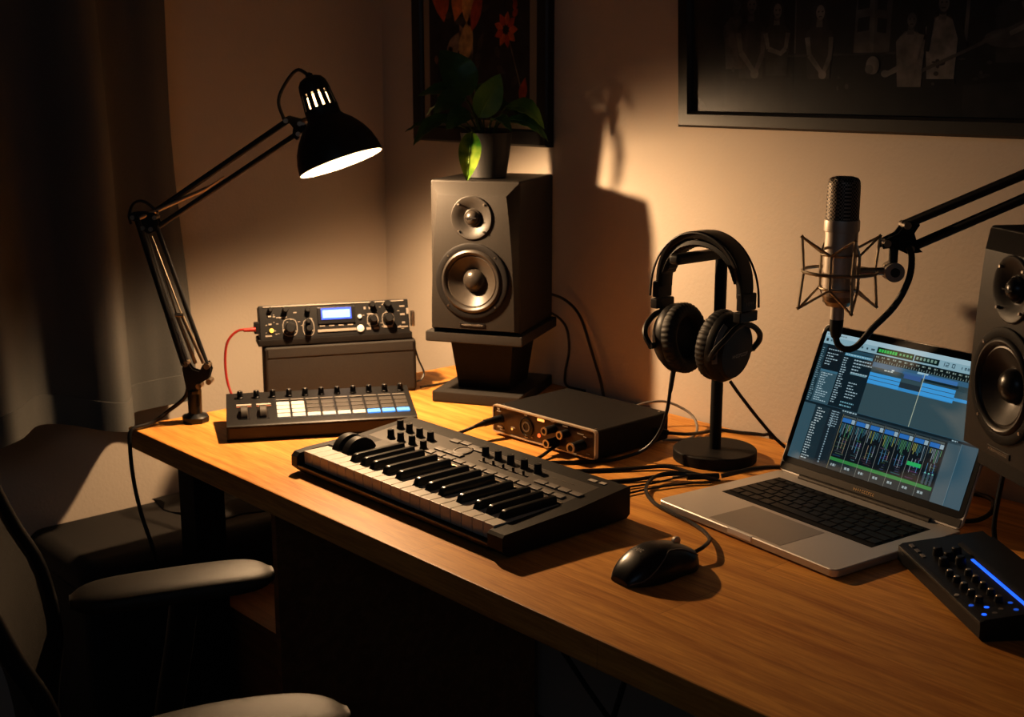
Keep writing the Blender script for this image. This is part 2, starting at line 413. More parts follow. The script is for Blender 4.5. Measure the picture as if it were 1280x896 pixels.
low.tube([L(sh + side * .022 + V3((0, 0, .02))), L(elbow + side * .022 + V3((0, 0, -.012)))], .0042, smooth=False, n=10)
low.build('lower_arm', M['lampblk'], t)
sp = MB()
d0 = sh + side * .004 + V3((0, 0, .024)); d1 = elbow + side * .012
def lerp(a, b, k): return a + (b - a) * k
for s_ in (-.008, .008):
    a = sh + side * (.012 + s_ * .9) + V3((0, 0, .024)) + nrm * .012
    b = lerp(sh, elbow, .40) + side * (.011 + s_ * .55) + nrm * .012
    sp.tube([L(a), L(b)], .0034, smooth=False, n=10)
    sp.tube([L(b), L(lerp(sh, elbow, .9) + side * .008 + nrm * .01)], .0016, smooth=False, n=6)
sp.cyl(L(lerp(sh, elbow, .40) + side * .0035 + nrm * .012), L(lerp(sh, elbow, .40) + side * .019 + nrm * .012), .004, n=10)
sp.build('tension_spring', M['brass'], t)
el = MB()
for s_ in (-.008, .006):
    pl = [(-.022, .010), (-.012, .014), (.022, .012), (.028, -.004), (.024, -.018), (.010, -.024), (-.004, -.016), (-.012, -.002), (-.022, 0)]
    q = [elbow + side * a + V3((0, 0, c)) + nrm * s_ for a, c in pl]
    el.loft([[L(p) for p in q], [L(p + nrm * .003) for p in q]])
for a, c in ((-.016, .004), (.0, -.014), (.014, -.016), (.022, .004)):
    p = elbow + side * a + V3((0, 0, c)); el.cyl(L(p - nrm * .011), L(p + nrm * .012), .004, n=12, mi=1)
el.build('elbow_bracket', [M['lampblk'], M['brass']], t)
up = MB()
ax_u = (wrist - elbow).normalized(); up_n = V3((0, 0, 1)) - ax_u * ax_u.z; up_n.normalize()
up.tube([L(elbow + side * .010 + V3((0, 0, .006))), L(wrist + up_n * .012)], .0055, smooth=False, n=10)
up.tube([L(elbow + side * .016 + V3((0, 0, -.018))), L(wrist - up_n * .016 + ax_u * .004)], .0048, smooth=False, n=10)
up.build('upper_arm', M['lampblk'], t)
sp = MB()
sp.tube([L(elbow + side * -.004 + V3((0, 0, .003)) + nrm * .011), L(lerp(elbow, wrist, .40) - up_n * .013 + nrm * .008)], .0036, smooth=False, n=10)
sp.tube([L(lerp(elbow, wrist, .40) - up_n * .013 + nrm * .008), L(lerp(elbow, wrist, .52) - up_n * .012 + nrm * .006)], .0018, smooth=False, n=8)
sp.build('tension_spring', M['brass'], t)
# head: axis from mouth to cap
mouth = V3((-1.873, 1.266, 1.205)); SF = 1.15; axis = V3((-.33, -.16, .93)).normalized()
wj = MB()
neck = mouth + axis * (.076 * SF)
for s_ in (-.007, .005):
    pl = [(-.006, .020), (.008, .018), (.022, .004), (.030, -.004), (.022, -.016), (.008, -.020), (-.002, -.026), (-.006, -.016), (.004, -.004), (.002, .008)]
    q = [wrist + ax_u * a + up_n * c + nrm * s_ for a, c in pl]
    wj.loft([[L(p) for p in q], [L(p + nrm * .003) for p in q]])
wj.cyl(L(wrist + ax_u * .018), L(neck + axis * .002), .0042, n=12, mi=1)
for a, c in ((-.001, .013), (.006, -.018), (.018, -.004), (.024, -.006)):
    p = wrist + ax_u * a + up_n * c; wj.cyl(L(p - nrm * .011), L(p + nrm * .012), .0042, n=12, mi=1)
wj.build('wrist_joint', [M['lampblk'], M['brass']], t)
outer = [(.066, 0), (.0662, .004), (.0645, .016), (.060, .031), (.052, .046), (.041, .060), (.0305, .069), (.0265, .074), (.0262, .088)]
inner = [(.0246, .088), (.0248, .074), (.029, .068), (.0395, .0585), (.0505, .0445), (.0585, .030), (.063, .0155), (.0648, .004), (.0652, 0)]
sc1 = lambda P: [(a * SF, b * SF) for a, b in P]
sd = MB().lathe(sc1(outer), L(mouth), axis, 48, 0, close=False)
sd.f = sd.f[:-2]; sd.m = sd.m[:-2]; sd.c = sd.c[:-2]
n0 = len(sd.f)
sd.lathe(sc1(inner), L(mouth), axis, 48, 1)
sd.f = sd.f[:-2]; sd.m = sd.m[:-2]; sd.c = sd.c[:-2]
sd.lathe(sc1([(.0652, 0), (.066, 0)]), L(mouth), axis, 48, 0); sd.f = sd.f[:-2]; sd.m = sd.m[:-2]; sd.c = sd.c[:-2]
shade = sd.build('shade', [M['lampblk'], M['white']], t)
vt = MB(); u_, v_, a_ = frame_from_axis(axis)
nv = 14
for k in range(nv):
    th = 2 * PI * k / nv
    rad = u_ * math.cos(th) + v_ * math.sin(th); tan = -u_ * math.sin(th) + v_ * math.cos(th)
    q = []
    for h, rr in ((.0875, .0253), (.1125, .0225)):
        p = mouth + axis * (h * SF) + rad * (rr * SF); w = rr * .150 * SF
        q.append([L(p - tan * w - rad * .0008), L(p + tan * w - rad * .0008), L(p + tan * w + rad * .0008), L(p - tan * w + rad * .0008)])
    vt.loft(q)
vt.build('vent_ribs', M['lampblk'], t)
cp = MB().lathe(sc1([(.0238, .112), (.0232, .120), (.0215, .128), (.017, .1345), (.010, .1375), (.0, .1385)]), L(mouth), axis, 32)
cp.lathe(sc1([(.006, .136), (.0055, .142), (.002, .1445)]), L(mouth), axis, 14)
cp.build('cap', M['lampblk'], t)
bl = MB().lathe(sc1([(.0, .020), (.010, .0215), (.018, .027), (.0225, .036), (.0225, .044), (.018, .055), (.012, .065), (.0115, .072)]), L(mouth), axis, 20)
bl.lathe(sc1([(.0115, .072), (.0165, .080), (.0165, .108), (.006, .112)]), L(mouth), axis, 12)
bl.build('bulb', M['bulb'], t)
MB().tube([L(mouth + axis * .161), L(mouth + axis * .171 - side * .018), L(wrist + V3((0, 0, .070)) - side * .010), L(wrist + V3((0, 0, .042)) - side * .020), L(wrist + up_n * .014 - ax_u * .004)], .0030, n=8).build('cord', M['cable'], t)
MB().tube([L(elbow + side * .026 + V3((0, 0, .012))), L(elbow + V3((0, 0, .030)) + side * .004), L(elbow + V3((0, 0, .028)) - side * .014), L(elbow + V3((0, 0, .008)) - side * .024), L(elbow - side * .022 + V3((0, 0, -.008)))], .0026).build('cord', M['cable'], t)
MB().tube([L(sh + V3((0, 0, -.01)) - side * .012), L(sh + V3((0, 0, -.04)) - side * .020), L((-2.033, .99, .772)), L((-2.030, .955, .757)), L((-2.028, .918, .752)), L((-2.026, .912, .72)), L((-2.024, .914, .66)), L((-2.01, .918, .60)), L((-1.99, .925, .545)), L((-1.985, .93, .50))], .0036).build('cord', M['cable'], t)


# ------------------------------------------------------------------ pad controller
a_pad = math.radians(60.6)
t = thing('pad_controller', 'black pad controller with white and blue lit pads beside the desk lamp', 'midi controller', (-1.856, 1.008, DZ), a_pad)
W, D = .324, .14
ztop = lambda y: .028 + (y / D) * .022
b = MB().prism([(0, .004), (.004, 0), (D - .004, 0), (D, .004), (D, .048), (D - .003, .0505), (.004, .029), (0, .026)], 0, W)
b.build('case', M['black'], t)
MB().prism([(-.0006, .006), (-.0006, .023), (.001, .023), (.001, .006)], .004, W - .004).build('front_trim', mat('brown front strip', (.035, .022, .015), .5, noise=.2), t)
tilt = math.atan(.022 / D); RX = Matrix.Rotation(tilt, 3, 'X')
# wheels
for x in (.030, .062):
    MB().box((x, .042, ztop(.042) + .0005), (.020, .040, .002), RX, .0008).lathe([(.0, -.0065), (.017, -.0065), (.0185, -.005), (.0185, .005), (.017, .0065), (0, .0065)], (x, .042, ztop(.042) - .003), (1, 0, 0), 28, 1, mod=lambda t_, k: 1 + .012 * math.cos(26 * t_)).build('wheel', [M['gloss'], M['padgrey']], t)
for x in (.030, .064):
    MB().box((x, .082, ztop(.082) + .001), (.026, .006, .002), RX, .0006).build('button', M['mark'], t)
    MB().box((x, .074, ztop(.074) + .001), (.026, .004, .002), RX, .0006).build('button', mat('rust button', (.25, .09, .05), .5, noise=.1), t)
# pad columns
px0, pw = .084, .0258
first = {}
for c in range(9):
    for r in range(4):
        x = px0 + pw * c + pw / 2; y = .022 + r * .0165 + (.006 if r == 0 else .007)
        key = 'w' if (c < 2 or (r == 0 and c < 6)) else ('b' if r == 0 else 'g')
        if key not in first:
            first[key] = MB().box((0, 0, 0), (.0225, .0148, .004), RX, .0012).build('pad', M[{'w': 'padwhite', 'b': 'padblue', 'g': 'padgrey'}[key]], t, label={'w': 'white lit pad', 'b': 'blue lit pad', 'g': 'grey unlit pad'}[key]); first[key].location = (x, y, ztop(y) + .001)
        else: part_copy(first[key], t, (x, y, ztop(y) + .001))
    MB().box((px0 + pw * c + pw / 2, .097, ztop(.097) + .001), (.0225, .0045, .002), RX, .0005).build('button', M['kbbtn'], t)
fk = None
for k in range(11):
    x = .024 + k * .0285; y = .115
    if fk is None:
        fk = MB().lathe([(.0062, 0), (.0062, .002), (.0052, .003), (.0048, .013), (.0038, .0138), (0, .014)], n=20).box((0, -.004, .0125), (.0014, .003, .0035), mi=1).build('knob', [M['black'], M['mark']], t); fk.location = (x, y, ztop(y))
    else: part_copy(fk, t, (x, y, ztop(y)))

# ------------------------------------------------------------------ riser speaker + field mixer
a_r = math.radians(65)
t = thing('equipment_riser', 'dark grey padded box supporting the small mixer behind the pad controller', 'box', (-2.056, 1.203, DZ), a_r)
MB().box((.147, .024, .0525), (.294, .05, .105), bev=.008, seg=4).build('body', M['fabricgrey'], t)
MB().box((.147, -.0012, .092), (.28, .002, .018), bev=.0008).build('front_band', M['fabricgrey'], t)
MB().tube([(.294, .02, .085), (.300, .012, .06), (.309, .005, .035), (.302, -.002, .022), (.295, .004, .018)], .0018).build('handle_wire', M['cable'], t)
t = thing('field_mixer', 'compact black audio mixer with glowing blue screen and small knobs', 'mixer', (-2.059, 1.198, DZ + .1055), a_r)
lean = math.radians(16)
RL = Matrix.Rotation(-lean, 3, 'X')
def mp(x, z, d=0):     # point on the leaning front panel (x along width, z up the panel, d towards the viewer)
    return V3((x, 0, .012)) + RL @ V3((0, -d, z))
Wm, Hm = .288, .066
MB().span((-.004, .000, 0), (.292, .050, .013), .002).build('base_tray', M['blackm'], t)
b = MB().box(mp(Wm / 2, Hm / 2, -.016), (Wm, .032, Hm), RL, .0025)
b.build('case', M['black'], t)
fp = MB()
for (x, z, w, h) in ((.144, .063, .27, .002), (.02, .045, .006, .003), (.02, .03, .006, .003), (.016, .008, .012, .003), (.042, .042, .02, .0022), (.202, .052, .004, .005), (.212, .052, .004, .005), (.275, .052, .010, .003), (.285, .042, .004, .012), (.275, .036, .009, .004), (.276, .02, .006, .004), (.274, .012, .020, .003), (.245, .014, .018, .004), (.207, .012, .009, .005), (.222, .012, .010, .004), (.215, .040, .018, .003), (.068, .050, .006, .002), (.095, .036, .01, .003)):
    fp.box(mp(x, z, .0006), (w, .0012, h), RL, mi=0)
for x in (.148,):
    fp.box(mp(.146, .0125, .001), (.074, .002, .005), RL)
for k in range(4):
    fp.box(mp(.118 + k * .018, .0215, .0006), (.010, .0012, .002), RL)
def ring(mb, x, z, rw, rh, wid=.0012, n=16):
    pts = []
    for i in range(n):
        t_ = 2 * PI * i / n; c_, s_ = math.cos(t_), math.sin(t_)
        f_ = 1 / max(abs(c_) ** 3 + abs(s_) ** 3, .3) ** (1 / 3)
        pts.append((c_ * f_, s_ * f_))
    A = [mp(x + p * rw, z + q * rh, .0008) for p, q in pts]; B = [mp(x + p * (rw - wid), z + q * (rh - wid), .0008) for p, q in pts]
    mb.add(A + B, [[i, (i + 1) % n, n + (i + 1) % n, n + i] for i in range(n)], 0)
ring(fp, .057, .022, .014, .017); ring(fp, .092, .020, .011, .016); ring(fp, .216, .028, .011, .012); ring(fp, .246, .028, .012, .014)
for k in range(46):
    x = rnd(.012, .28); z = rnd(.006, .060)
    if not (.105 < x < .188): fp.box(mp(x, z, .0004), (rnd(.002, .006), .0008, rnd(.001, .002)), RL)
fp.build('panel_markings', mat('mixer print', (.24, .21, .18), .5, noise=.1), t)
MB().box(mp(.146, .041, .0015), (.072, .003, .032), RL, .001).build('screen_bezel', M['gloss'], t)
s1 = MB().box(mp(.146, .044, .003), (.058, .002, .022), RL).build('screen', M['lcd'], t)
MB().box(mp(.146, .0435, .0045), (.052, .001, .015), RL).build('screen_field', M['lcd2'], s1)
for x, z, r, l_ in ((.050, .056, .0055, .012), (.057, .021, .010, .014), (.092, .054, .005, .010), (.092, .032, .005, .012), (.092, .018, .006, .014), (.022, .058, .0045, .008), (.216, .058, .006, .014), (.216, .030, .0075, .016), (.246, .058, .007, .014), (.246, .030, .009, .018)):
    MB().lathe([(r, 0), (r * .96, l_ * .9), (r * .8, l_), (0, l_)], mp(x, z, 0), RL @ V3((0, -1, 0)), 18, mod=lambda t_, k: 1 + .03 * math.cos(10 * t_)).build('knob', M['black'], t)
for x, z, r in ((.191, .013, .007), (.191, .036, .004)):
    MB().lathe([(r, 0), (r, .003), (r * .8, .004), (0, .004)], mp(x, z), RL @ V3((0, -1, 0)), 18).build('button', M['padwhite'], t)
MB().lathe([(.0042, 0), (.004, .003), (0, .0035)], mp(.022, .018), RL @ V3((0, -1, 0)), 14).build('button', mat('yellow button', (.7, .5, .1), .5, noise=.05, emit=(1, .7, .15), estr=.25), t)
MB().span((.292, .006, .022), (.299, .02, .052), .002).build('side_connector', M['steel'], t)
MB().span((-.010, .004, .024), (0, .018, .046), .002).build('side_connector', M['black'], t)
red = [(-2.070, 1.183, DZ + .139), (-2.080, 1.163, DZ + .138), (-2.088, 1.145, DZ + .118), (-2.088, 1.138, DZ + .08), (-2.075, 1.135, DZ + .04), (-2.045, 1.135, DZ + .008), (-2.03, 1.15, DZ + .004)]
cb = thing('red_cable', 'thin red cable plugged into the left side of the mixer', 'cable', red[0])
o0 = V3(red[0])
MB().tube([V3(p) - o0 for p in red], .0024).build('cord', M['red'], cb)
MB().cyl(V3((.004, .010, 0)), V3((-.004, -.011, 0)), .0042, .0034).build('plug', M['red'], cb)

# ------------------------------------------------------------------ studio monitors
def make_speaker(label, loc, rz):
    t = thing('studio_monitor', label, 'speaker', loc, rz, 'pair of studio speakers')
    W, D, H = .174, .200, .280
    MB().span((-W / 2, -D / 2, 0), (W / 2, D / 2, H), .004, 3).build('cabinet', M['speaker'], t)
    # faceted front baffle: outer rectangle to inset raised face
    y0, y1 = -D / 2, -D / 2 - .016
    N = 14; L0 = []; L1 = []
    rows = []
    for k in range(N + 1):
        f = k / N; zo = .003 + (H - .006) * f; zi = .008 + (H - .034) * f
        ins = .006 + .015 * f ** 2.0
        rows.append([V3((-W / 2 + .002, y0, zo)), V3((-W / 2 + ins, y1, zi)), V3((W / 2 - ins, y1, zi)), V3((W / 2 - .002, y0, zo))])
    mb = MB(); vs = [p for r in rows for p in r]; fs = []
    for k in range(N):
        for i in range(3): fs.append([k * 4 + i, k * 4 + i + 1, k * 4 + 5 + i, k * 4 + 4 + i])
    fs.append([0, 1, 2, 3]); fs.append([N * 4 + i for i in range(4)]); fs.append([k * 4 for k in range(N + 1)] + [k * 4 + 3 for k in range(N, -1, -1)])
    zw, zt = .098, .214
    mb.add(vs, fs); bo = mb.build('front_baffle', M['speaker'], t, 20)
    ct = MB().cyl((0, y1 - .02, zw), (0, y1 + .0140, zw), .0600, n=64).cyl((0, y1 - .02, zt), (0, y1 + .0105, zt), .0365, n=48).build('cutter', M['blackm'], t)
    bo.modifiers.clear(); md = bo.modifiers.new('b', 'BOOLEAN'); md.operation = 'DIFFERENCE'; md.solver = 'EXACT'; md.object = ct
    bpy.context.view_layer.update()
    me2 = bpy.data.meshes.new_from_object(bo.evaluated_get(bpy.context.evaluated_depsgraph_get()))
    bo.modifiers.clear(); bo.data = me2
    for p_ in me2.polygons: p_.use_smooth = False
    bpy.data.objects.remove(ct)
    wf = MB().lathe([(.0705, -.001), (.0705, .003), (.068, .0045), (.060, .0045), (.058, .003), (.0575, -.006)], (0, y1, zw), (0, -1, 0), 56, caps=False)
    wf.build('woofer_ring', M['blackm'], t)
    c = MB()
    c.lathe([(.059, .0035), (.0575, .006), (.054, .0075), (.0505, .006), (.049, .0035), (.048, .0025)], (0, y1, zw), (0, -1, 0), 56, 1); c.f = c.f[:-2]; c.m = c.m[:-2]; c.c = c.c[:-2]
    c.lathe([(.048, .0025), (.046, .003), (.035, -.0045), (.024, -.011), (.021, -.0115)], (0, y1 + -.0, zw), (0, -1, 0), 56, 0); c.f = c.f[:-2]; c.m = c.m[:-2]; c.c = c.c[:-2]
    c.lathe([(.0215, -.0115), (.0205, -.007), (.017, -.0015), (.011, .002), (.005, .0035), (.0, .004)], (0, y1, zw), (0, -1, 0), 40, 2)
    # recess: dark well behind cone sits inside the cabinet
    c.build('woofer_cone', [M['cone'], M['conerub'], M['dome']], t)
    g_ = MB().lathe([(.040, -.001), (.040, .002), (.0385, .003), (.034, .0025), (.026, -.001), (.019, -.0055), (.0165, -.006)], (0, y1, zt), (0, -1, 0), 48)
    g_.f = g_.f[:-2]; g_.m = g_.m[:-2]; g_.c = g_.c[:-2]
    g_.build('tweeter_waveguide', M['speaker'], t)
    MB().lathe([(.0165, -.006), (.0160, -.003), (.0145, -.002), (.0135, -.0035), (.0125, .001), (.009, .0045), (.0045, .0062), (0, .0066)], (0, y1, zt), (0, -1, 0), 32).build('tweeter_dome', M['dome'], t)
    MB().box((0, y1 - .0068, zt), (.022, .002, .0022), bev=.0006).cyl((0, y1 - .005, zt - .0001), (0, y1 - .0065, zt), .004, n=12).build('tweeter_bar', M['blackm'], t)
    sc = MB()
    for rr, zc, k in ((.0645, zw, .7854), (.0345, zt, .7854)):
        for q in range(4):
            th = k + q * PI / 2; sc.cyl((rr * math.cos(th), y1 - .002, zc + rr * math.sin(th)), (rr * math.cos(th), y1 - .0052, zc + rr * math.sin(th)), .0019, n=10)
    sc.build('screws', M['steel'], t)
    bd = MB().box((0, y1 - .0008, .0165), (.050, .0016, .0075), bev=.002)
    bdo = bd.build('badge', M['gloss'], t)
    mk = MB(); scribble(mk, (-.021, y1 - .0014, .0150), (1, 0, 0), (0, 0, 1), .042, .003, 12, (0, -1, 0)); mk.build('badge_lettering', M['mark'], bdo)
    return t
def make_stand(label, loc, rz, hs, bw, bd, so=(0, 0)):
    t = thing('speaker_stand', label, 'stand', loc, rz, 'speaker stands on the desk')
    MB().span((-bw / 2, -bd / 2, 0), (bw / 2, bd / 2, .0215), .003, 2).build('base', M['foam'], t)
    k = MB(); r = []
    for z, w, d in ((.0215, .102, .11), (hs - .02, .126, .135)):
        k_ = bw / .176; w *= k_; d *= k_; ox, oy = (0, 0) if z < .05 else so
        r.append([V3((ox + a * w / 2, oy + b_ * d / 2, z)) for a, b_ in ((-1, -1), (1, -1), (1, 1), (-1, 1))])
    k.loft(r).build('pillar', M['blackm'], t)
    MB().span((so[0] - .096 * bw / .176, so[1] - .112 * bw / .176, hs - .02), (so[0] + .096 * bw / .176, so[1] + .105 * bw / .176, hs), .003, 2).build('shelf', M['foam'], t)
    return t
aS = .512
make_stand('charcoal desktop stand under the left speaker, tapered pillar and flat base', (-1.818, 1.570, DZ), aS, .139, .176, .205)
spk = make_speaker('large charcoal studio speaker carrying the potted plant, facing the chair', (-1.818, 1.571, DZ + .1395), aS)
aR = math.radians(-32)
ex = V3((math.cos(aR), math.sin(aR), 0)); ey = V3((-math.sin(aR), math.cos(aR), 0))
sc_ = .90
c_r = V3((-.691, 1.321, .9405)) + ex * .087 * sc_ + ey * .100 * sc_
r2 = dup(spk, c_r, aR, 'charcoal studio speaker at the right edge, half in frame, partly hiding the laptop')
r2.scale = (sc_,) * 3
st_r = c_r + ey * .074 + ex * .030
make_stand('black speaker stand at the right edge, under the half-seen speaker', (st_r.x, st_r.y, DZ), aR, .190, .135, .135, (-.030, -.074))

# speaker cables
tag(MB().tube([(-1.86, 1.692, .935), (-1.81, 1.7085, .932), (-1.755, 1.704, .925), (-1.712, 1.700, .90), (-1.680, 1.697, .845), (-1.652, 1.695, .79), (-1.635, 1.690, .756), (-1.60, 1.66, .7535)], .0028).build('speaker_cable', M['cable']), 'black cable falling behind the left speaker to the desk, right-hand one', 'cable')
tag(MB().tube([(-1.87, 1.690, .90), (-1.815, 1.7105, .895), (-1.765, 1.7105, .875), (-1.752, 1.710, .83), (-1.762, 1.710, .78), (-1.755, 1.708, .7535), (-1.70, 1.704, .7535)], .0026).build('speaker_cable', M['cable']), 'short black cable close behind the left speaker pillar', 'cable')
tag(MB().tube([(-.70, 1.40, .93), (-.705, 1.43, .89), (-.722, 1.455, .83), (-.725, 1.46, .79), (-.71, 1.46, .757), (-.69, 1.50, .7535), (-.66, 1.56, .7535)], .0032).build('speaker_cable', M['cable']), 'black cable dropping from the right speaker to the desk', 'cable')

# ------------------------------------------------------------------ potted plant
pz = DZ + .1395 + .2805
t = thing('potted_plant', 'leafy green plant in a dark pot on top of the left speaker', 'plant', (-1.803, 1.541, pz))
MB().lathe([(.034, 0), (.037, .002), (.048, .080), (.0485, .083), (.0465, .083), (.0455, .076)], n=40).build('pot', M['pot'], t)
MB().lathe([(.0, .073), (.030, .075), (.0458, .074), (.0458, .070)], n=30).build('soil', M['soil'], t)
Rv = V3((.651, .759, 0)); Tv = V3((.759, -.651, 0)); Zv = V3((0, 0, 1))
def pl(r, z, tt=0): return Rv * r + Zv * z + Tv * tt
def leaf(base, tip, w, m, bend=.012, face=None, fold=.25, stem_to=None):
    b0, t0 = V3(base), V3(tip); ax = (t0 - b0); Ln = ax.length; ax.normalize()
    fc = V3(face) if face else Tv + Zv * .5
    nr = (fc - ax * fc.dot(ax)).normalized(); sd_ = ax.cross(nr)
    NU, NV = 14, 6; rings = []
    for i in range(NU + 1):
        u = i / NU; ww = w * (math.sin(PI * min(1, u ** .75)) ** .8) * (1 if u < .999 else 0) + (.0004)
        c = b0 + ax * (Ln * u) + nr * (bend * math.sin(PI * u) - bend * .6 * u * u)
        rings.append([c + sd_ * (ww * (j / NV * 2 - 1)) + nr * (abs(j / NV * 2 - 1) * ww * fold + .0012 * math.sin(u * 28) * abs(j / NV * 2 - 1)) for j in range(NV + 1)])
    mb = MB(); mb.loft([r + [p - nr * .0005 for p in r][::-1] for r in rings])
    mb.tube([b0 + ax * (Ln * u) + nr * (bend * math.sin(PI * u) - bend * .6 * u * u + .0004) for u in (0, .25, .5, .75, .95)], lambda q: .0013 * (1 - .8 * q), n=6, k=3)
    lf = mb.build('leaf', M[m], t, 60)
    st = V3(stem_to) if stem_to else pl(b0.dot(Rv) * .25, .074, b0.dot(Tv) * .25)
    mid = (st + b0) / 2 + Zv * .008
    MB().tube([st, mid, b0], .0016, n=6).build('stem', M['stem'], lf)
leaf(pl(-.028, .150, -.01), pl(-.083, .232, -.02), .033, 'leafdark', face=Tv + Rv * .3)
leaf(pl(-.014, .110, .02), pl(.026, .188, .012), .026, 'leafmid', bend=.004, face=Tv + Rv * .15, fold=.15)
leaf(pl(-.034, .140, .0), pl(-.126, .156, -.01), .020, 'leafdark', bend=.018, face=Zv + Tv * .8)
leaf(pl(-.038, .146, .02), pl(-.098, .122, .02), .022, 'leafdark', bend=.012, face=Zv * .8 + Tv)
leaf(pl(-.028, .118, .03), pl(-.074, .093, .04), .021, 'leafdark', bend=.012, face=Zv * .8 + Tv)
leaf(pl(-.060, .112, .02), pl(-.136, .066, .03), .017, 'leafdark', bend=.014, face=Zv + Tv * .7)
leaf(pl(-.026, .086, .052), pl(-.035, .000, .068), .020, 'leaflit', bend=.010, face=Tv * 1 + Zv * .1, fold=.3)
leaf(pl(.036, .130, .02), pl(.109, .098, .03), .020, 'leafmid', bend=.020, face=Zv + Tv * .8)
leaf(pl(.036, .106, .02), pl(.116, .074, .03), .016, 'leafdark', bend=.016, face=Zv + Tv * .7)
leaf(pl(.045, .125, -.03), pl(.108, .080, -.03), .020, 'leafdark', bend=.020, face=Zv + Tv * .7)
leaf(pl(-.01, .135, -.02), pl(.012, .168, -.05), .022, 'leafdark', bend=.01, face=Tv + Zv * .3)
leaf(pl(-.045, .125, -.03), pl(-.115, .120, -.07), .022, 'leafdark', bend=.016, face=Zv + Tv * .5)
leaf(pl(.015, .12, -.03), pl(.065, .118, -.08), .021, 'leafdark', bend=.014, face=Zv + Tv * .6)
leaf(pl(.010, .105, .035), pl(.045, .094, .075), .014, 'leafdark', bend=.012, face=Zv + Tv * .4)
leaf(pl(-.075, .100, .0), pl(-.150, .088, .0), .009, 'leafdark', bend=.008, face=Zv + Tv * .5)

# ------------------------------------------------------------------ audio interface
aI = .032
t = thing('audio_interface', 'black box audio interface with bronze front panel behind the keyboard', 'audio interface', (-1.4808, 1.4738, DZ), aI)
W, D, H = .2417, .1827, .052
MB().span((-W / 2 + .002, -D / 2 + .004, .004), (W / 2 - .002, D / 2, H), .004, 3).build('case', M['blackm'], t)
for x in (-.1, .1):
    for y in (-.07, .07): MB().cyl((x, y, 0), (x, y, .0045), .008).build('foot', M['rubber'], t)
yf = -D / 2
def rrect(w, h, r, n=5):
    P = []
    for cx_, cz_, a0 in ((w / 2 - r, h / 2 - r, 0), (-w / 2 + r, h / 2 - r, PI / 2), (-w / 2 + r, -h / 2 + r, PI), (w / 2 - r, -h / 2 + r, 1.5 * PI)):
        for i in range(n + 1):
            a_ = a0 + PI / 2 * i / n; P.append((cx_ + r * math.cos(a_), cz_ + r * math.sin(a_)))
    return P
zc = .029
po = rrect(W, .049, .006); pi_ = rrect(W - .005, .044, .0045)
rim = MB(); n = len(po)
rim.add([(x, yf - .001, zc + z) for x, z in po] + [(x, yf - .001, zc + z) for x, z in pi_] + [(x, yf + .006, zc + z) for x, z in po] + [(x, yf + .004, zc + z) for x, z in pi_],
        [[i, (i + 1) % n, n + (i + 1) % n, n + i] for i in range(n)] + [[i, (i + 1) % n, 2 * n + (i + 1) % n, 2 * n + i] for i in range(n)] + [[n + i, n + (i + 1) % n, 3 * n + (i + 1) % n, 3 * n + i] for i in range(n)])
rim.build('bezel', mat('champagne bezel', (.62, .53, .42), .35, .35, noise=.05), t)
MB().prism([(x, zc + z) for x, z in pi_], yf + .0005, yf + .006, 'y').build('front_panel', M['ifpanel'], t)
def fx(u): return -W / 2 + W * u
def knob_if(u, z, r, l_):
    k = MB().lathe([(r, 0), (r * .95, l_ * .2), (r * .92, l_ * .92), (r * .82, l_), (0, l_)], (fx(u), yf, z), (0, -1, 0), 24, mod=lambda t_, q: 1 + .02 * math.cos(14 * t_)).build('knob', M['black'], t)
    MB().lathe([(r * .62, l_), (r * .62, l_ + .0008), (r * .98, l_ + .0008), (r * .98, l_ - .0015), (r * .85, l_ - .001)], (fx(u), yf, z), (0, -1, 0), 24, caps=False).build('knob_ring', M['steel'], k)
knob_if(.615, .039, .0070, .024); knob_if(.735, .037, .0070, .018); knob_if(.635, .019, .0074, .024); knob_if(.88, .025, .0088, .028)
xl = MB().lathe([(.0165, 0), (.0165, .0015), (.0145, .002), (.014, .0005), (.0, .0005)], (fx(.345), yf, zc), (0, -1, 0), 32)
xl.lathe([(.009, .0005), (.009, .0018), (.0065, .0018), (.0065, .0005)], (fx(.345), yf, zc), (0, -1, 0), 24, 1, caps=False); xl.build('combo_jack', [M['gloss'], M['markdim']], t)
MB().lathe([(.0075, 0), (.0075, .002), (.0045, .002), (.0045, .0005), (0, .0005)], (fx(.085), yf, .031), (0, -1, 0), 24).build('input_jack', M['gloss'], t)
MB().box((fx(.485), yf, .047), (.016, .0022, .0045), bev=.001).build('indicator_light', M['ledwarm'], t)
MB().lathe([(.0035, 0), (.0032, .001), (0, .0012)], (fx(.47), yf, .020), (0, -1, 0), 16).build('indicator_light', M['ledred'], t)
MB().lathe([(.0018, 0), (.0016, .001), (0, .0012)], (fx(.20), yf, .018), (0, -1, 0), 12).build('indicator_light', M['ledwarm'], t)
mk = MB()
for u, z, w, h in ((.06, .047, .006, .003), (.065, .043, .010, .002), (.33, .0485, .002, .002), (.345, .0485, .002, .002), (.345, .0105, .008, .002), (.60, .050, .008, .0015), (.72, .048, .012, .0015), (.86, .042, .014, .0015), (.90, .039, .006, .0015), (.93, .012, .008, .002), (.21, .021, .01, .0015), (.40, .013, .004, .002), (.56, .029, .006, .0014), (.08, .016, .014, .003), (.1, .012, .012, .002)):
    mk.box((fx(u), yf - .0002, z), (w, .0008, h))
mk.build('panel_markings', M['mark'], t)
mk = MB()
for x, y in ((-.108, -.078), (.108, -.078), (-.108, .078), (.108, .078)): mk.cyl((x, y, H - .0005), (x, y, H + .0007), .002, n=10)
mk.build('screws', M['steel'], t)
mk = MB().cyl((W / 2 - .003, .055, .028), (W / 2 - .0015, .055, .028), .004, n=14).build('side_screw', M['gloss'], t)

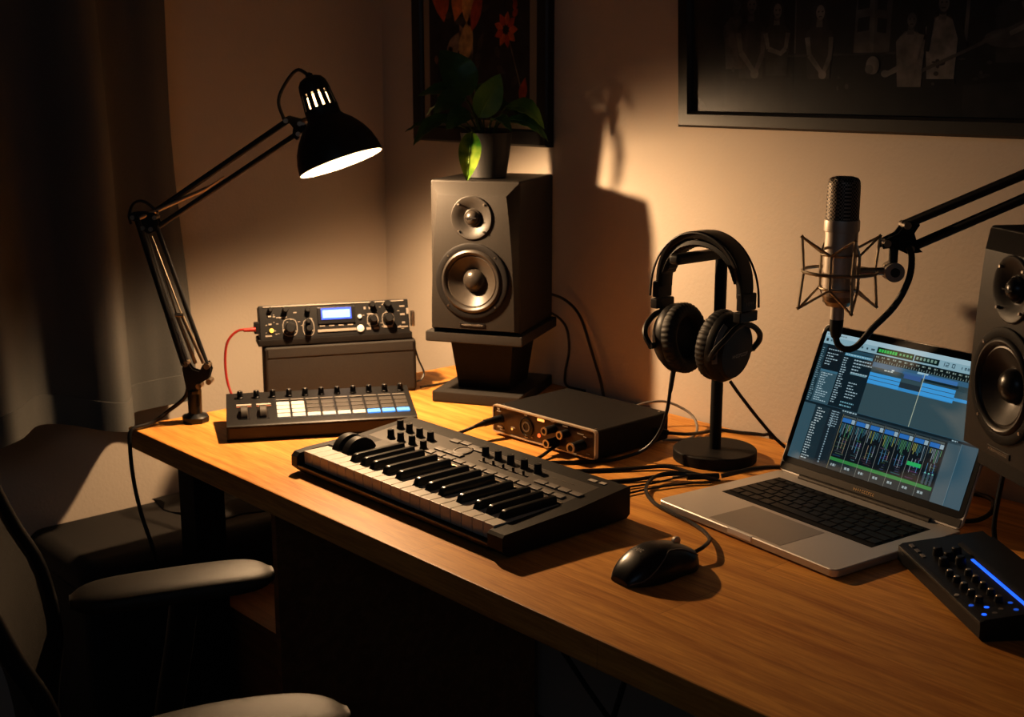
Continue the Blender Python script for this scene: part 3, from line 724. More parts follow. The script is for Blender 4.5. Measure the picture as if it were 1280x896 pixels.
# jack cable in front input of the interface
def cable(name, pts, r, label, m='cable', plug=None):
    o0 = V3(pts[0]); tt = thing(name, label, 'cable', o0)
    MB().tube([V3(p) - o0 for p in pts], r).build('cord', M[m], tt)
    if plug:
        for (a, b_, r0, r1, mm) in plug: MB().cyl(V3(a) - o0, V3(b_) - o0, r0, r1, 16).build('plug', M[mm], tt)
    return tt
pA = V3((-1.579, 1.381, DZ + .031))
cable('instrument_cable', [pA + V3((-.006, -.055, -.006)), pA + V3((-.013, -.075, -.012)), (-1.600, 1.270, DZ + .012), (-1.615, 1.255, DZ + .004), (-1.60, 1.246, DZ + .0035), (-1.52, 1.252, DZ + .0035)], .003, 'black jack cable plugged into the left input of the audio interface', plug=[(pA + V3((0, -.002, 0)), pA + V3((-.004, -.035, -.003)), .0066, .006, 'black'), (pA + V3((-.004, -.035, -.003)), pA + V3((-.006, -.056, -.006)), .0052, .003, 'black')])
cable('front_cable', [(-1.443, 1.386, DZ + .013), (-1.436, 1.36, DZ + .010), (-1.428, 1.33, DZ + .006), (-1.425, 1.29, DZ + .0035), (-1.43, 1.25, DZ + .0035)], .0028, 'short black cable running from below the interface knobs to the keyboard')

# ------------------------------------------------------------------ midi keyboard
t = thing('midi_keyboard', 'compact black keyboard with white piano keys and knobs at the desk centre', 'keyboard', (-1.64, 1.0, DZ))
W, D = .498, .236
zp = lambda y: .038 + (y - .133) / .103 * .0105
MB().prism([(.001, .010), (.008, .003), (.03, .003), (D - .006, .003), (D, .008), (D, .046), (D - .003, .0485), (.134, .0382), (.133, .014), (.004, .014), (.001, .012)], .014, .4685).build('case', M['kbbody'], t)
for x in (.03, .45):
    for y in (.03, .21): MB().cyl((x, y, 0), (x, y, .0035), .008).build('foot', M['rubber'], t)
chk = [(0, .012), (.010, .003), (.03, .003), (D - .006, .003), (D, .008), (D, .046), (D - .003, .0487), (.13, .0385), (.03, .0345), (.004, .0335), (0, .030)]
MB().prism(chk, .4685, W).build('end_cheek', M['kbbody'], t)
c2 = [(0, .012), (.010, .003), (.03, .003), (D - .006, .003), (D, .008), (D, .046), (D - .003, .0487), (.13, .0385), (.03, .0365), (.006, .034), (0, .028)]
MB().prism(c2, 0, .0155).build('end_cheek', M['kbbody'], t)
MB().span((.0155, .0004, .0125), (.4685, .0035, .0155), .0007).build('front_trim', mat('front light edge', (.16, .14, .12), .35, .4, noise=.1), t)
# panel skin on top
sk = MB(); ys = [.135, .17, .20, .2325]
for a, b_ in zip(ys[:-1], ys[1:]): sk.add([(.1, a, zp(a) + .0006), (.4685, a, zp(a) + .0006), (.4685, b_, zp(b_) + .0006), (.1, b_, zp(b_) + .0006)], [[0, 1, 2, 3]])
sk = MB().prism([(.1345, .037), (.1345, zp(.1345) + .0008), (.205, zp(.205) + .0008), (.205, .044)], .016, .4685); sk.build('control_panel', M['kbpanel'], t)
MB().span((.10, .1315, .0382), (.4685, .1345, .0398), .0004).build('panel_edge', M['brass'], t)
# left block with wheels
MB().prism([(.056, .020), (.056, .034), (.060, .0375), (.133, .0395), (.133, .020)], .0157, .1015).build('wheel_block', M['kbbody'], t)
tan_p = MB().prism([(.098, .0384), (.098, .0394), (.134, .0404), (.134, .0390)], .060, .1013).build('block_plate', M['kbpanel'], t)
for x in (.046, .072):
    MB().lathe([(.026, -.0085), (.0295, -.007), (.030, 0), (.0295, .007), (.026, .0085)], (x, .078, .0285), (1, 0, 0), 40).build('wheel', M['black'], t)
n_w = 20; pw = .451 / n_w
wk = {}
for i in range(n_w):
    y1 = .0555 if i < 4 else .132
    if y1 not in wk:
        wk[y1] = MB().box((0, (y1 + .012) / 2, .026), (pw - .0013, y1 - .012, .021), bev=.0007, seg=2).build('white_key', M['keywhite'], t); wk[y1].location = (.0175 + pw * (i + .5), 0, 0)
    else: part_copy(wk[y1], t, (.0175 + pw * (i + .5), 0, 0))
bk = None
for x in (.114, .140, .164, .196, .228, .270, .298, .327, .367, .403, .429, .455):
    if bk is None:
        mb = MB(); r = []
        for y, zt, wb, wt in ((.036, .0385, .0115, .0100), (.0375, .0440, .0115, .0088), (.0405, .0470, .0115, .0082), (.045, .0478, .0115, .0082), (.131, .0478, .0115, .0085)):
            r.append([V3((-wb / 2, y - (.002 if y < .04 else 0), .036)), V3((wb / 2, y - (.002 if y < .04 else 0), .036)), V3((wb / 2 * .98, y, (.036 + zt) / 2)), V3((wt / 2, y, zt - .0008)), V3((wt / 2 - .001, y, zt)), V3((-wt / 2 + .001, y, zt)), V3((-wt / 2, y, zt - .0008)), V3((-wb / 2 * .98, y, (.036 + zt) / 2))])
        bk = mb.loft(r).build('black_key', M['keyblack'], t, 50); bk.location = (x, 0, 0)
    else: part_copy(bk, t, (x, 0, 0))
RXk = Matrix.Rotation(math.atan(.0105 / .103), 3, 'X')
kn = None
for x, y in ((.057, .150), (.083, .150), (.110, .152), (.143, .149), (.034, .186), (.061, .184), (.092, .181), (.120, .181), (.243, .190), (.272, .190), (.300, .190), (.330, .190), (.359, .190)):
    if kn is None:
        kn = MB().lathe([(.0064, 0), (.0062, .002), (.0056, .003), (.0054, .0125), (.0046, .0135), (0, .0137)], n=20).box((0, .0038, .0134), (.0012, .003, .0012), mi=1).build('knob', [M['black'], M['mark']], t); kn.location = (x, y, zp(y) + .0006)
    else: part_copy(kn, t, (x, y, zp(y) + .0006))
pb = None
spots = [(.162 + k * .0238, .1465) for k in range(13)] + [(.392 + k * .0235, .166) for k in range(4)] + [(.168 + k * .021, .163) for k in range(3)] + [(.16, .2), (.182, .203), (.205, .199), (.222, .196)]
for x, y in spots:
    if pb is None:
        pb = MB().box((0, 0, 0), (.0205, .0105, .0036), RXk, .001).build('button', M['kbbtn'], t); pb.location = (x, y, zp(y) + .0016)
    else: part_copy(pb, t, (x, y, zp(y) + .0016))
MB().lathe([(.016, 0), (.0155, .003), (.0125, .0036), (.012, .0025), (0, .0025)], (.202, .179, zp(.179)), (0, -.1, 1), 28).build('jog_dial', M['kbbtn'], t)
sl = None
for x in (.262, .284, .306, .328, .350):
    if sl is None:
        sl = MB().box((0, 0, .0012), (.018, .004, .0012)).box((0, 0, .004), (.0028, .003, .007), bev=.0005, mi=1).build('slider', [M['kbbtn'], M['black']], t); sl.location = (x, .170, zp(.170))
    else: part_copy(sl, t, (x, .170, zp(.170)))
mk = MB()
for x, y, w, h in ((.444, .2165, .014, .007), (.463, .2175, .011, .007)): mk.box((x, y, zp(y) + .001), (w, h, .001), RXk)
mk.build('power_switch', M['mark'], t)
mk = MB()
for k in range(7): mk.box((.035 + k * .017, .168 + .003 * (k % 2), zp(.168) + .0009), (.008, .0016, .0006), RXk)
for k in range(5): mk.box((.243 + k * .029, .203, zp(.203) + .0009), (.010, .0014, .0006), RXk)
for k in range(3): mk.box((.395 + k * .018, .19, zp(.19) + .0009), (.008, .0014, .0006), RXk)
mk.build('panel_markings', M['markdim'], t)

# ------------------------------------------------------------------ headphone stand and headphones
HX, HY = -1.249, 1.55
t = thing('headphone_stand', 'black metal headphone stand with round base and top bar', 'stand', (HX, HY, DZ))
MB().lathe([(.066, 0), (.067, .001), (.067, .0165), (.0655, .018), (.0, .018)], n=56).build('base', M['blackm'], t)
MB().cyl((0, 0, .0185), (0, 0, .338), .0095, n=24).build('pole', M['blackm'], t)
MB().box((0, -.050, .334), (.020, .128, .016), bev=.005, seg=3).build('top_bar', M['black'], t)
HC = V3((-1.240, 1.497, .945))
t = thing('headphones', 'black over-ear studio headphones hanging on the stand bar', 'headphones', HC)
# headband
def band(a, zt, zb, th, wd, n=28, ext=.0, y0=0):
    r = []
    for i in range(n + 1):
        ang = PI * i / n
        x = -a * math.cos(ang) * (1 + .04 * math.sin(ang)); z = zb + (zt - zb) * math.sin(ang) ** .85
        nx, nz = -math.cos(ang) / a, math.sin(ang) / (zt - zb); l_ = math.hypot(nx, nz); nx /= l_; nz /= l_
        w = wd * (.80 + .2 * math.sin(ang))
        r.append([V3((x + nx * d, y0 + s_ * w, z + nz * d)) for d, s_ in ((0, -.5), (-th * .7, -.5), (-th, -.4), (-th, .4), (-th * .7, .5), (0, .5), (th * .15, .42), (th * .15, -.42))])
    return MB().loft(r)
band(.084, 1.1165 - HC.z + .006, 1.03 - HC.z, .011, .036).build('headband', M['black'], t, 50)
# inner padded cushion with stitched ribs
pd = MB(); r = []
for i in range(61):
    ang = PI * (.06 + .88 * i / 60); a = .0735; zt = 1.1025 - HC.z + .004; zb = 1.035 - HC.z
    x = -a * math.cos(ang); z = zb + (zt - zb) * math.sin(ang) ** .85
    th = .009 * (1 + .10 * math.cos(i * PI)) * min(1, min(i, 60 - i) / 4 + .3)
    r.append([V3((x * (1 - d * th / a), s_ * .033, z - d * th * (.6 + .4 * math.sin(ang)))) for d, s_ in ((-.35, -.45), (.3, -.5), (.7, -.3), (.7, .3), (.3, .5), (-.35, .45))])
pd.loft(r).build('band_pad', M['rubber'], t, 25)
wr = MB()
for y0 in (-.020, .020):
    pts = []
    for i in range(17):
        ang = PI * i / 16; pts.append((-(.091) * math.cos(ang), y0, 1.015 - HC.z + (.118 - .011) * math.sin(ang) ** .9 * (1.0)))
    wr.tube(pts, .0018, n=6, k=2)
wr.build('band_wire', M['cable'], t)
for s_ in (-1, 1):
    x = s_ * .0835
    MB().box((x, 0, 1.025 - HC.z), (.012, .034, .026), bev=.002).build('slider_block', M['black'], t)
    sb = MB().box((x - s_ * .001, 0, 1.003 - HC.z), (.014, .042, .016), bev=.002); sbo = sb.build('slider_end', M['black'], t)
    if s_ == 1:
        mk = MB(); scribble(mk, (x + .006, -.008, 1.020 - HC.z), (0, 1, 0), (0, 0, 1), .018, .006, 5, (1, 0, 0)); mk.build('size_mark', M['markdim'], sbo)
    # cup: axis tilted, pads face inward
    tl = math.radians(7)
    axc = V3((s_ * math.cos(tl), 0, -math.sin(tl) * -.2)).normalized()
    cc = V3((s_ * .046, 0, .006))
    rotm = Matrix.Rotation(s_ * math.radians(7), 4, 'Y')
    up_v = rotm @ V3((0, 0, 1)); axc = rotm @ V3((s_, 0, 0)); yv = V3((0, 1, 0))
    uvv = (yv, up_v)
    shell = MB().lathe([(.050, -.004), (.051, .000), (.0505, .008), (.047, .014), (.042, .018), (.041, .0225), (.039, .0245), (0, .0255)], cc, axc, 48, uv=uvv, sx=.90, sy=1.08)
    so = shell.build('ear_cup', M['black'], t)
    ac = MB()
    A0, A1 = (2.2, 3.5) if s_ == 1 else (-.4, .9)
    q = []
    for i in range(13):
        a_ = A0 + (A1 - A0) * i / 12
        q.append([cc + axc * h + yv * (.90 * rr * math.cos(a_)) + up_v * (1.08 * rr * math.sin(a_)) for rr, h in ((.0492, .0125), (.0455, .0172), (.0435, .0182), (.0480, .0105))])
    ac.loft(q).build('cup_accent', M['kbbtn'], so)
    if s_ == 1:
        mk = MB(); dd = (yv + up_v * .05).normalized(); scribble(mk, cc + axc * .0256 - dd * .012 - up_v * .010, dd, up_v, .036, .0055, 9, axc); mk.build('cup_lettering', M['mark'], so)
    pad = MB().lathe([(.0495, -.003), (.051, -.009), (.0505, -.017), (.046, -.023), (.039, -.025), (.032, -.022), (.030, -.014), (.030, -.004)], cc, axc, 160, uv=uvv, sx=.92, sy=1.08, mod=lambda t_, k: 1 + (.016 * math.cos(40 * t_) if k in (1, 2, 3) else 0))
    pad.build('ear_pad', M['rubber'], t, 60)
    MB().lathe([(.031, -.006), (0, -.0055)], cc, axc, 32, uv=uvv, sx=.92, sy=1.08).build('driver_cloth', M['fabricgrey'], t)
    # yoke: fork from slider round both sides of the cup
    yk = MB()
    top = V3((s_ * .083, 0, .992 - HC.z)); hub = V3((s_ * .079, 0, .034 + .012))
    yk.tube([top, hub + V3((0, 0, .004))], .006, smooth=False, n=10)
    for q_ in (-1, 1):
        yk.tube([hub, V3((s_ * .080, q_ * .022, .040)), V3((s_ * .078, q_ * .042, .026)), V3((s_ * .070, q_ * .052, .012)), V3((s_ * .060, q_ * .0505, -.002))], .0045, n=8)
        yk.cyl(V3((s_ * .058, q_ * .054, -.002)), V3((s_ * .058, q_ * .042, -.002)), .005, n=14)
    yk.build('yoke', M['black'], t)
def H(p): return V3(p) - HC
MB().cyl(H((-1.286, 1.487, .904)), H((-1.288, 1.482, .866)), .0042, .0034).build('strain_relief', M['rubber'], t)
MB().tube([H((-1.288, 1.482, .868)), H((-1.290, 1.478, .835)), H((-1.297, 1.47, .80)), H((-1.312, 1.455, .772)), H((-1.335, 1.43, .757)), H((-1.355, 1.39, .7535)), H((-1.40, 1.33, .7535)), H((-1.425, 1.285, .7535)), H((-1.44, 1.255, .7535))], .0029).build('cord', M['cable'], t)
MB().tube([H((-1.195, 1.515, .893)), H((-1.190, 1.535, .868)), H((-1.178, 1.570, .825)), H((-1.165, 1.60, .79)), H((-1.148, 1.625, .765)), H((-1.125, 1.64, .755)), H((-1.09, 1.645, .7535))], .0027).build('cord', M['cable'], t)

# ------------------------------------------------------------------ cables on the desk
z0 = DZ + .0034
cable('usb_cable', [(-1.40, 1.245, z0), (-1.345, 1.325, z0), (-1.30, 1.39, z0), (-1.262, 1.445, z0 + .002), (-1.225, 1.455, z0), (-1.185, 1.455, z0), (-1.17, 1.462, z0)], .0032, 'black cable curving from the keyboard towards the headphone stand base')
cable('usb_cable', [(-1.30, 1.243, z0), (-1.285, 1.30, z0), (-1.25, 1.37, z0), (-1.225, 1.41, z0 + .005), (-1.20, 1.432, z0 + .006), (-1.17, 1.452, z0 + .002)], .0030, 'black cable crossing the tangle in front of the headphone stand')
cable('thin_cable', [(-1.22, 1.240, z0), (-1.215, 1.30, z0), (-1.205, 1.36, z0), (-1.185, 1.412, z0), (-1.165, 1.44, z0)], .0016, 'very thin dark wire on the desk between keyboard and laptop')
cable('thin_cable', [(-1.25, 1.240, z0), (-1.24, 1.31, z0), (-1.222, 1.37, z0), (-1.19, 1.428, z0 + .009), (-1.162, 1.458, z0)], .0016, 'thin dark wire beside the tangle, nearest the interface')
cable('plug_cable', [(-1.17, 1.47, z0 + .003), (-1.142, 1.512, z0 + .012), (-1.128, 1.55, z0 + .010), (-1.118, 1.60, z0), (-1.09, 1.64, z0), (-1.03, 1.66, z0)], .0036, 'thick black cable running from the stand base behind the laptop', plug=[((-1.20, 1.425, z0 + .004), (-1.172, 1.466, z0 + .0035), .005, .0045, 'black'), ((-1.212, 1.405, z0 + .004), (-1.20, 1.425, z0 + .004), .0022, .0022, 'steel')])
cable('interface_cable', [(-1.362, 1.540, DZ + .024), (-1.345, 1.552, DZ + .022), (-1.335, 1.585, DZ + .016), (-1.348, 1.64, DZ + .006), (-1.345, 1.68, z0), (-1.31, 1.695, z0), (-1.275, 1.708, z0 + .001), (-1.262, 1.7162, z0 - .004), (-1.258, 1.7162, .68)], .003, 'black cable leaving the right side of the interface towards the wall', plug=[((-1.364, 1.538, DZ + .024), (-1.348, 1.55, DZ + .0225), .006, .0045, 'black')])
cable('grey_cable', [(-1.47, 1.572, DZ + .03), (-1.462, 1.61, DZ + .040), (-1.438, 1.645, DZ + .042), (-1.40, 1.665, DZ + .025), (-1.37, 1.65, z0 + .004), (-1.345, 1.60, z0), (-1.37, 1.56, z0 - .0005)], .0024, 'thin grey cable arching up behind the interface', 'greycable')
cable('power_cable', [(-1.935, 1.48, DZ + .005), (-1.935, 1.51, z0), (-1.935, 1.56, z0), (-1.92, 1.60, z0), (-1.90, 1.63, z0)], .0022, 'thin black cable on the desk between the riser box and speaker stand')
cable('laptop_cable', [(-.95, 1.645, z0), (-.90, 1.672, z0), (-.862, 1.682, z0 + .003), (-.828, 1.655, z0 + .008), (-.808, 1.612, z0 + .006), (-.812, 1.575, z0 + .002), (-.845, 1.556, z0), (-.90, 1.558, z0)], .0034, 'black cable looping behind the right corner of the laptop')

# ------------------------------------------------------------------ laptop
aL = -.126
t = thing('laptop', 'open silver laptop showing blue music software on its screen', 'laptop', (-.9713, 1.4063, DZ), aL)
W, D = .3295, .2504
def rounded_slab(w, d, z0_, z1_, r, bev=.0012):
    P = rrect(w, d, r, 6); Pi = rrect(w - bev * 2, d - bev * 2, r - bev, 6)
    return MB().loft([[V3((x, y, z0_)) for x, y in Pi], [V3((x, y, z0_ + bev)) for x, y in P], [V3((x, y, z1_ - bev)) for x, y in P], [V3((x, y, z1_)) for x, y in Pi]])
rounded_slab(W, D, .002, .0125, .010).build('base', M['alu'], t)
for x in (-.14, .14):
    for y in (-.10, .10): MB().cyl((x, y, 0), (x, y, .0022), .007).build('foot', M['rubber'], t)
MB().span((-.137, -.026, .0124), (.137, .092, .0129), .0002).build('keyboard_well', M['blackm'], t)
tp = MB().span((-.066, -.118, .0124), (.066, -.034, .0128), .0002).build('trackpad', mat('trackpad glass', (.40, .37, .34), .5, .6, noise=.02), t)
MB().span((-.022, -D / 2 - .0008, .0055), (.022, -D / 2 + .004, .0128), .0005).build('thumb_notch', mat('painted notch highlight', (.95, .93, .88), .25, spec=.9, noise=.01), t, label='front notch with painted white highlight')  # lamp reflection on the notch painted in as near-white base colour
rows_ = [(.082, .009, [1] * 14), (.065, .0155, [1] * 13 + [1.4]), (.0475, .0155, [1.4] + [1] * 12 + [1]), (.030, .0155, [1.7] + [1] * 11 + [1.7]), (.0125, .0155, [2.2] + [1] * 10 + [2.2]), (-.0055, .0165, [1, 1, 1, 1.2, 4.8, 1.2, 1, 1, 1, 1])]
kc = {}
for y, h, ws in rows_:
    tot = sum(ws); un = .268 / tot; x = -.134
    for w in ws:
        kw = un * w - .0022; k_ = (round(kw, 4), h); cx_ = x + un * w / 2
        if k_ not in kc:
            kc[k_] = MB().box((0, 0, 0), (kw, h - .0018, .0016), bev=.0006, seg=2).build('key', M['black'], t); kc[k_].location = (cx_, y - .001, .0137)
        else: part_copy(kc[k_], t, (cx_, y - .001, .0137))
        x += un * w
MB().cyl((-.118, .117, .0125), (.118, .117, .0125), .0055, n=16).build('hinge', M['aludark'], t)
# lid group: built in lid coordinates (x, up along lid, out) and turned
tiltL = math.radians(22); LH = .236
def lid(x, h, d): return V3((x, .118, .0135)) + V3((0, math.sin(tiltL) * h, math.cos(tiltL) * h)) + V3((0, -math.cos(tiltL), math.sin(tiltL))) * d
def lidmat():
    X_ = V3((1, 0, 0)); U_ = V3((0, math.sin(tiltL), math.cos(tiltL))); N_ = V3((0, -math.cos(tiltL), math.sin(tiltL)))
    m_ = Matrix.Identity(4)
    for i in range(3): m_[i][0] = X_[i]; m_[i][1] = U_[i]; m_[i][2] = N_[i]; m_[i][3] = (0, .118, .0135)[i]
    return m_
LM = lidmat()
sl = rounded_slab(W, LH, -.0045, 0, .010, .001); sl.v = [p + V3((0, LH / 2, 0)) for p in sl.v]
lid_o = sl.xf(LM).build('lid', M['alu'], t)
gz = rounded_slab(W - .004, LH - .016, -.0002, .0006, .008, .0003); gz.v = [p + V3((0, LH / 2 + .0065, 0)) for p in gz.v]
gz.xf(LM).build('screen_bezel', M['gloss'], lid_o)
ch = MB().span((-W / 2 + .003, .003, -.0004), (W / 2 - .003, .0145, .0009), .0003); ch.xf(LM).build('chin', M['aludark'], lid_o)
mk = MB(); scribble(mk, (-.019, .0065, .0010), (1, 0, 0), (0, 1, 0), .038, .0042, 10, (0, 0, 1)); mk.xf(LM).build('chin_lettering', M['gold'], lid_o)
# display
dw, dh, dx0, dy1 = W - .020, LH - .036, -(W - .020) / 2, LH - .0115
DS = MB()
def R(u0, v0, u1, v1, c, lay=0):
    z = .0010 + lay * .00012
    DS.poly([(dx0 + dw * u0, dy1 - dh * v1, z), (dx0 + dw * u1, dy1 - dh * v1, z), (dx0 + dw * u1, dy1 - dh * v0, z), (dx0 + dw * u0, dy1 - dh * v0, z)], 0, c)
def txt(u, v, w, h, c, lay=3):
    x = u
    while x < u + w:
        s = random.uniform(.006, .016); R(x, v, min(x + s, u + w), v + h, c, lay); x += s + .004
rnd = random.uniform
BG = (.045, .115, .16); DK = (.010, .025, .036); MID = (.035, .085, .115); TXT = (.38, .52, .58); BLUE = (.075, .40, .82)
R(0, 0, 1, 1, BG, 0)
R(0, 0, 1, .035, (.42, .60, .68), 1); R(0, .035, 1, .092, (.30, .48, .56), 1)
txt(.01, .012, .12, .010, (.2, .3, .34)); R(.012, .05, .026, .072, (.02, .04, .05), 3); txt(.04, .055, .05, .014, (.08, .16, .2))
for u in (.232, .262, .29, .3): txt(u, .058, .012, .014, (.05, .1, .13))
R(.325, .036, .535, .082, (.004, .03, .012), 3)
for k in range(7): R(.336 + k * .0155, .048, .348 + k * .0155, .071, (.05, .55, .12), 4)
for k in range(4): R(.455 + k * .02, .050, .466 + k * .02, .066, (.16, .42, .2), 4)
R(.541, .038, .675, .080, (.006, .022, .02), 3)
for k in range(6): R(.55 + k * .02, .047, .562 + k * .02, .068, (.22, .36, .3), 4)
# transport figures 120
def seg(u, v, s, segs, c):
    w, h, th = .016 * s, .030 * s, .0035
    sh_ = {'t': (0, 0, w, th * 1.4), 'm': (0, h / 2, w, h / 2 + th * 1.4), 'b': (0, h - th * 1.4, w, h), 'tl': (0, 0, th, h / 2), 'bl': (0, h / 2, th, h), 'tr': (w - th, 0, w, h / 2), 'br': (w - th, h / 2, w, h)}
    for k in segs: a, b_, c_, d_ = sh_[k]; R(u + a, v + b_, u + c_, v + d_, c, 4)
IC = (.04, .09, .12)
seg(.690, .044, 1, ('tr', 'br'), IC); seg(.712, .044, 1, ('t', 'tr', 'm', 'bl', 'b'), IC); seg(.745, .044, 1, ('t', 'tl', 'tr', 'bl', 'br', 'b'), IC)
seg(.79, .052, .6, ('tr', 'br'), IC)
for k, sg in enumerate((('t', 'tl', 'tr', 'bl', 'br', 'b'), ('t', 'tl', 'tr', 'bl', 'br', 'b'), ('tr', 'br'))): seg(.812 + k * .015, .052, .6, sg, IC)
seg(.88, .052, .6, ('tr', 'br'), IC); R(.896, .066, .899, .071, IC, 4); seg(.905, .052, .6, ('tr', 'br'), IC)
# ruler
R(.325, .094, 1, .148, (.008, .016, .018), 2)
for k in range(48): R(.33 + k * .014, .124 + .006 * (k % 3), .334 + k * .014, .146, (.22, .30, .28), 3)
for k in range(20): txt(.33 + k * .033, .103, .018, .012, (.25, .33, .3))
# side panels
R(0, .094, .325, .545, DK, 1); R(0, .10, .033, .545, (.02, .055, .075), 2)
for k in range(26): txt(.006, .125 + k * .0165, rnd(.012, .022), .006, (.26, .4, .46))
R(.034, .105, .140, .285, (.010, .020, .028), 2)
for k in range(6): txt(.045, .125 + k * .021 + (.01 if k else 0), rnd(.03, .08) if k else .085, .008, TXT)
R(.034, .288, .142, .545, (.055, .12, .155), 2); R(.034, .288, .142, .305, (.07, .19, .27), 3)
for k in range(13): txt(.045, .313 + k * .0175, rnd(.025, .085), .007, (.45, .6, .66))
R(.146, .10, .322, .122, (.03, .09, .13), 3); R(.150, .128, .318, .150, (.10, .30, .42), 3); txt(.156, .134, .15, .009, (.4, .6, .7), 4)
for k in range(20): txt(.150, .165 + k * .018, rnd(.02, .04), .008, TXT)
for k, w in enumerate((.10, .11, .05, .04, .10)): txt(.215, .165 + k * .024, w, .010, TXT)
R(.214, .262, .312, .280, (.16, .30, .36), 2)
for k, w in enumerate((.05, .035, .04, .07, .06, .05)): txt(.222, .34 + k * .022, w, .008, TXT)
for k, w in enumerate((.08, .07)): txt(.21, .49 + k * .025, w, .010, (.2, .42, .5))
# arrangement area
R(.325, .15, 1, .543, (.055, .105, .125), 1)
R(.325, .15, 1, .185, (.06, .16, .26), 2); R(.325, .185, 1, .222, (.045, .085, .10), 2)
txt(.40, .19, .05, .010, (.5, .6, .6)); R(.44, .178, .455, .188, (.6, .7, .7), 3)
R(.515, .185, .61, .218, (.06, .14, .34), 3); R(.505, .17, .80, .192, (.07, .18, .38), 2); R(.61, .16, .80, .188, (.07, .22, .5), 3); R(.63, .19, .81, .206, (.01, .03, .04), 3); R(.58, .15, .64, .165, (.4, .62, .75), 3)
for k in range(3):
    R(.325, .228 + k * .028, .505, .252 + k * .028, BLUE, 3); R(.622, .218 + k * .031, .803, .245 + k * .031, BLUE, 4)
R(.325, .29, 1, .313, (.06, .32, .66), 2); R(.803, .27, 1, .292, (.07, .36, .72), 3); R(.803, .293, 1, .32, (.055, .105, .125), 4)
R(.505, .25, .622, .289, (.03, .05, .065), 2)
R(.621, .152, .6245, .545, (.50, .55, .42), 5)
# lower browser + mixer
R(0, .548, 1, .565, DK, 2); R(0, .552, .10, .565, DK, 2); txt(.24, .552, .09, .010, TXT, 4); txt(.86, .553, .03, .009, TXT, 4)
R(0, .565, .075, 1, (.055, .12, .155), 1); R(.075, .565, .165, 1, (.020, .045, .06), 2); R(.165, .565, .24, 1, (.015, .03, .042), 3)
for k in range(21): txt(.082 + (.01 if k < 6 else 0), .58 + k * .0195, rnd(.02, .05), .008, (.5, .6, .62))
for k in range(21): txt(.19, .575 + k * .0195, .008, .011, (.3, .42, .48), 4)
for k in range(7): txt(.18, .575 + k * .018, .05, .007, (.3, .42, .48), 4)
R(.24, .565, .915, 1, (.020, .032, .042), 2); R(.845, .565, .912, 1, (.075, .13, .16), 3); R(.913, .565, .916, 1, (.16, .24, .28), 4)
for k in range(7):
    u = .258 + k * .0835
    R(u - .003, .58, u + .0785, 1.0, (.008, .014, .020), 3)
    R(u, .585, u + .074, .60, (.10, .13, .13), 4)
    R(u, .604, u + .052, .636, (.04, .20, .56), 4); R(u + .054, .604, u + .074, .636, (.35, .48, .56), 4)
    for q in range(9):
        c_ = random.choice([(.05, .16, .22), (.08, .25, .3), (.35, .38, .12), (.10, .3, .16), (.04, .08, .11), (.25, .32, .36)])
        x = u + .004 + q * .008; hh = rnd(.03, .11); R(x, .645, x + .0035, .645 + hh, c_, 4)
    for q in range(10): R(u + rnd(0, .05), .74 + q * .016, u + rnd(.05, .07), .746 + q * .016, (.03 * rnd(.5, 3), .05 * rnd(.5, 2.5), .07 * rnd(.5, 2.2)), 4)
    for q in range(3):
        x = u + .02 + q * .018; R(x, .75, x + .0025, .75 + rnd(.05, .13), random.choice([(.35, .42, .45), (.4, .3, .2), (.1, .3, .5)]), 5)
    R(u - .003, .905, u + .0785, .930, (.05, .27, .08), 5); R(u - .003, .932, u + .0785, 1.0, (.012, .03, .04), 4)
    txt(u + .012, .952, .030, .018, (.35, .45, .48), 5); R(u - .0045, .58, u - .003, 1.0, (.35, .38, .34) if k else (.45, .4, .2), 5)
R(.675, .775, .750, .803, (.04, .50, .16), 6)
for q in range(3):
    R(.775 + q * .02, .82, .787 + q * .02, .90, (.06, .10, .13), 6); R(.777 + q * .02, .815, .785 + q * .02, .825, (.2, .6, .5), 7)
R(.24, .565, .915, .58, (.03, .055, .07), 3)
DS.xf(LM).build('display', M['screen'], lid_o, colors=True)

# ------------------------------------------------------------------ mouse
aM = math.radians(-6)
t = thing('computer_mouse', 'glossy black wired mouse at the front of the desk', 'mouse', (-.985, 1.118, DZ), aM)
def mouse_ring(v, zs=1., shrink=1.):
    pass
NU, NV = 22, 28; rings = []
for i in range(NU + 1):
    f = .5 - .5 * math.cos(PI * i / NU); y = -.062 + .124 * f
    hw = .0335 * max(0, 1 - abs((f - .48) / .521) ** 2.7) ** .5
    hw *= 1 - .10 * math.exp(-((f - .62) / .12) ** 2)
    hw = max(hw, .003); h = .038 * max(.05, (math.sin(PI * (.02 + .89 * f ** .85))) ** .74)
    r = []
    for j in range(NV):
        a_ = 2 * PI * j / NV; c_, s_ = math.cos(a_), math.sin(a_)
        r.append(V3((hw * math.copysign(abs(c_) ** .75, c_), y, .0015 + (h * abs(s_) ** .8 if s_ > 0 else -0.0012 * abs(s_)))))
    rings.append(r)
MB().loft(rings).build('body', M['gloss'], t, 60)
sm = MB(); pts = []
for i in range(2, NU - 1):
    f = .5 - .5 * math.cos(PI * i / NU); a_ = math.radians(12 + 46 * max(0, min(1, (f - .12) / .38)) ** 1.2 - 20 * max(0, (f - .7) / .3))
    r = rings[i]; q_ = a_ / (2 * PI) * NV; j0 = int(q_); p = r[j0] + (r[j0 + 1] - r[j0]) * (q_ - j0); pts.append(p + V3((.0004, 0, .0003)))
sm.tube(pts, .0009, n=6, k=3)
sm.build('side_seam', M['markdim'], t)
MB().lathe([(.005, -.003), (.0062, -.002), (.0062, .002), (.005, .003)], (-.006, .036, .0320), (1, 0, 0), 22).build('scroll_wheel', M['nickel'], t)
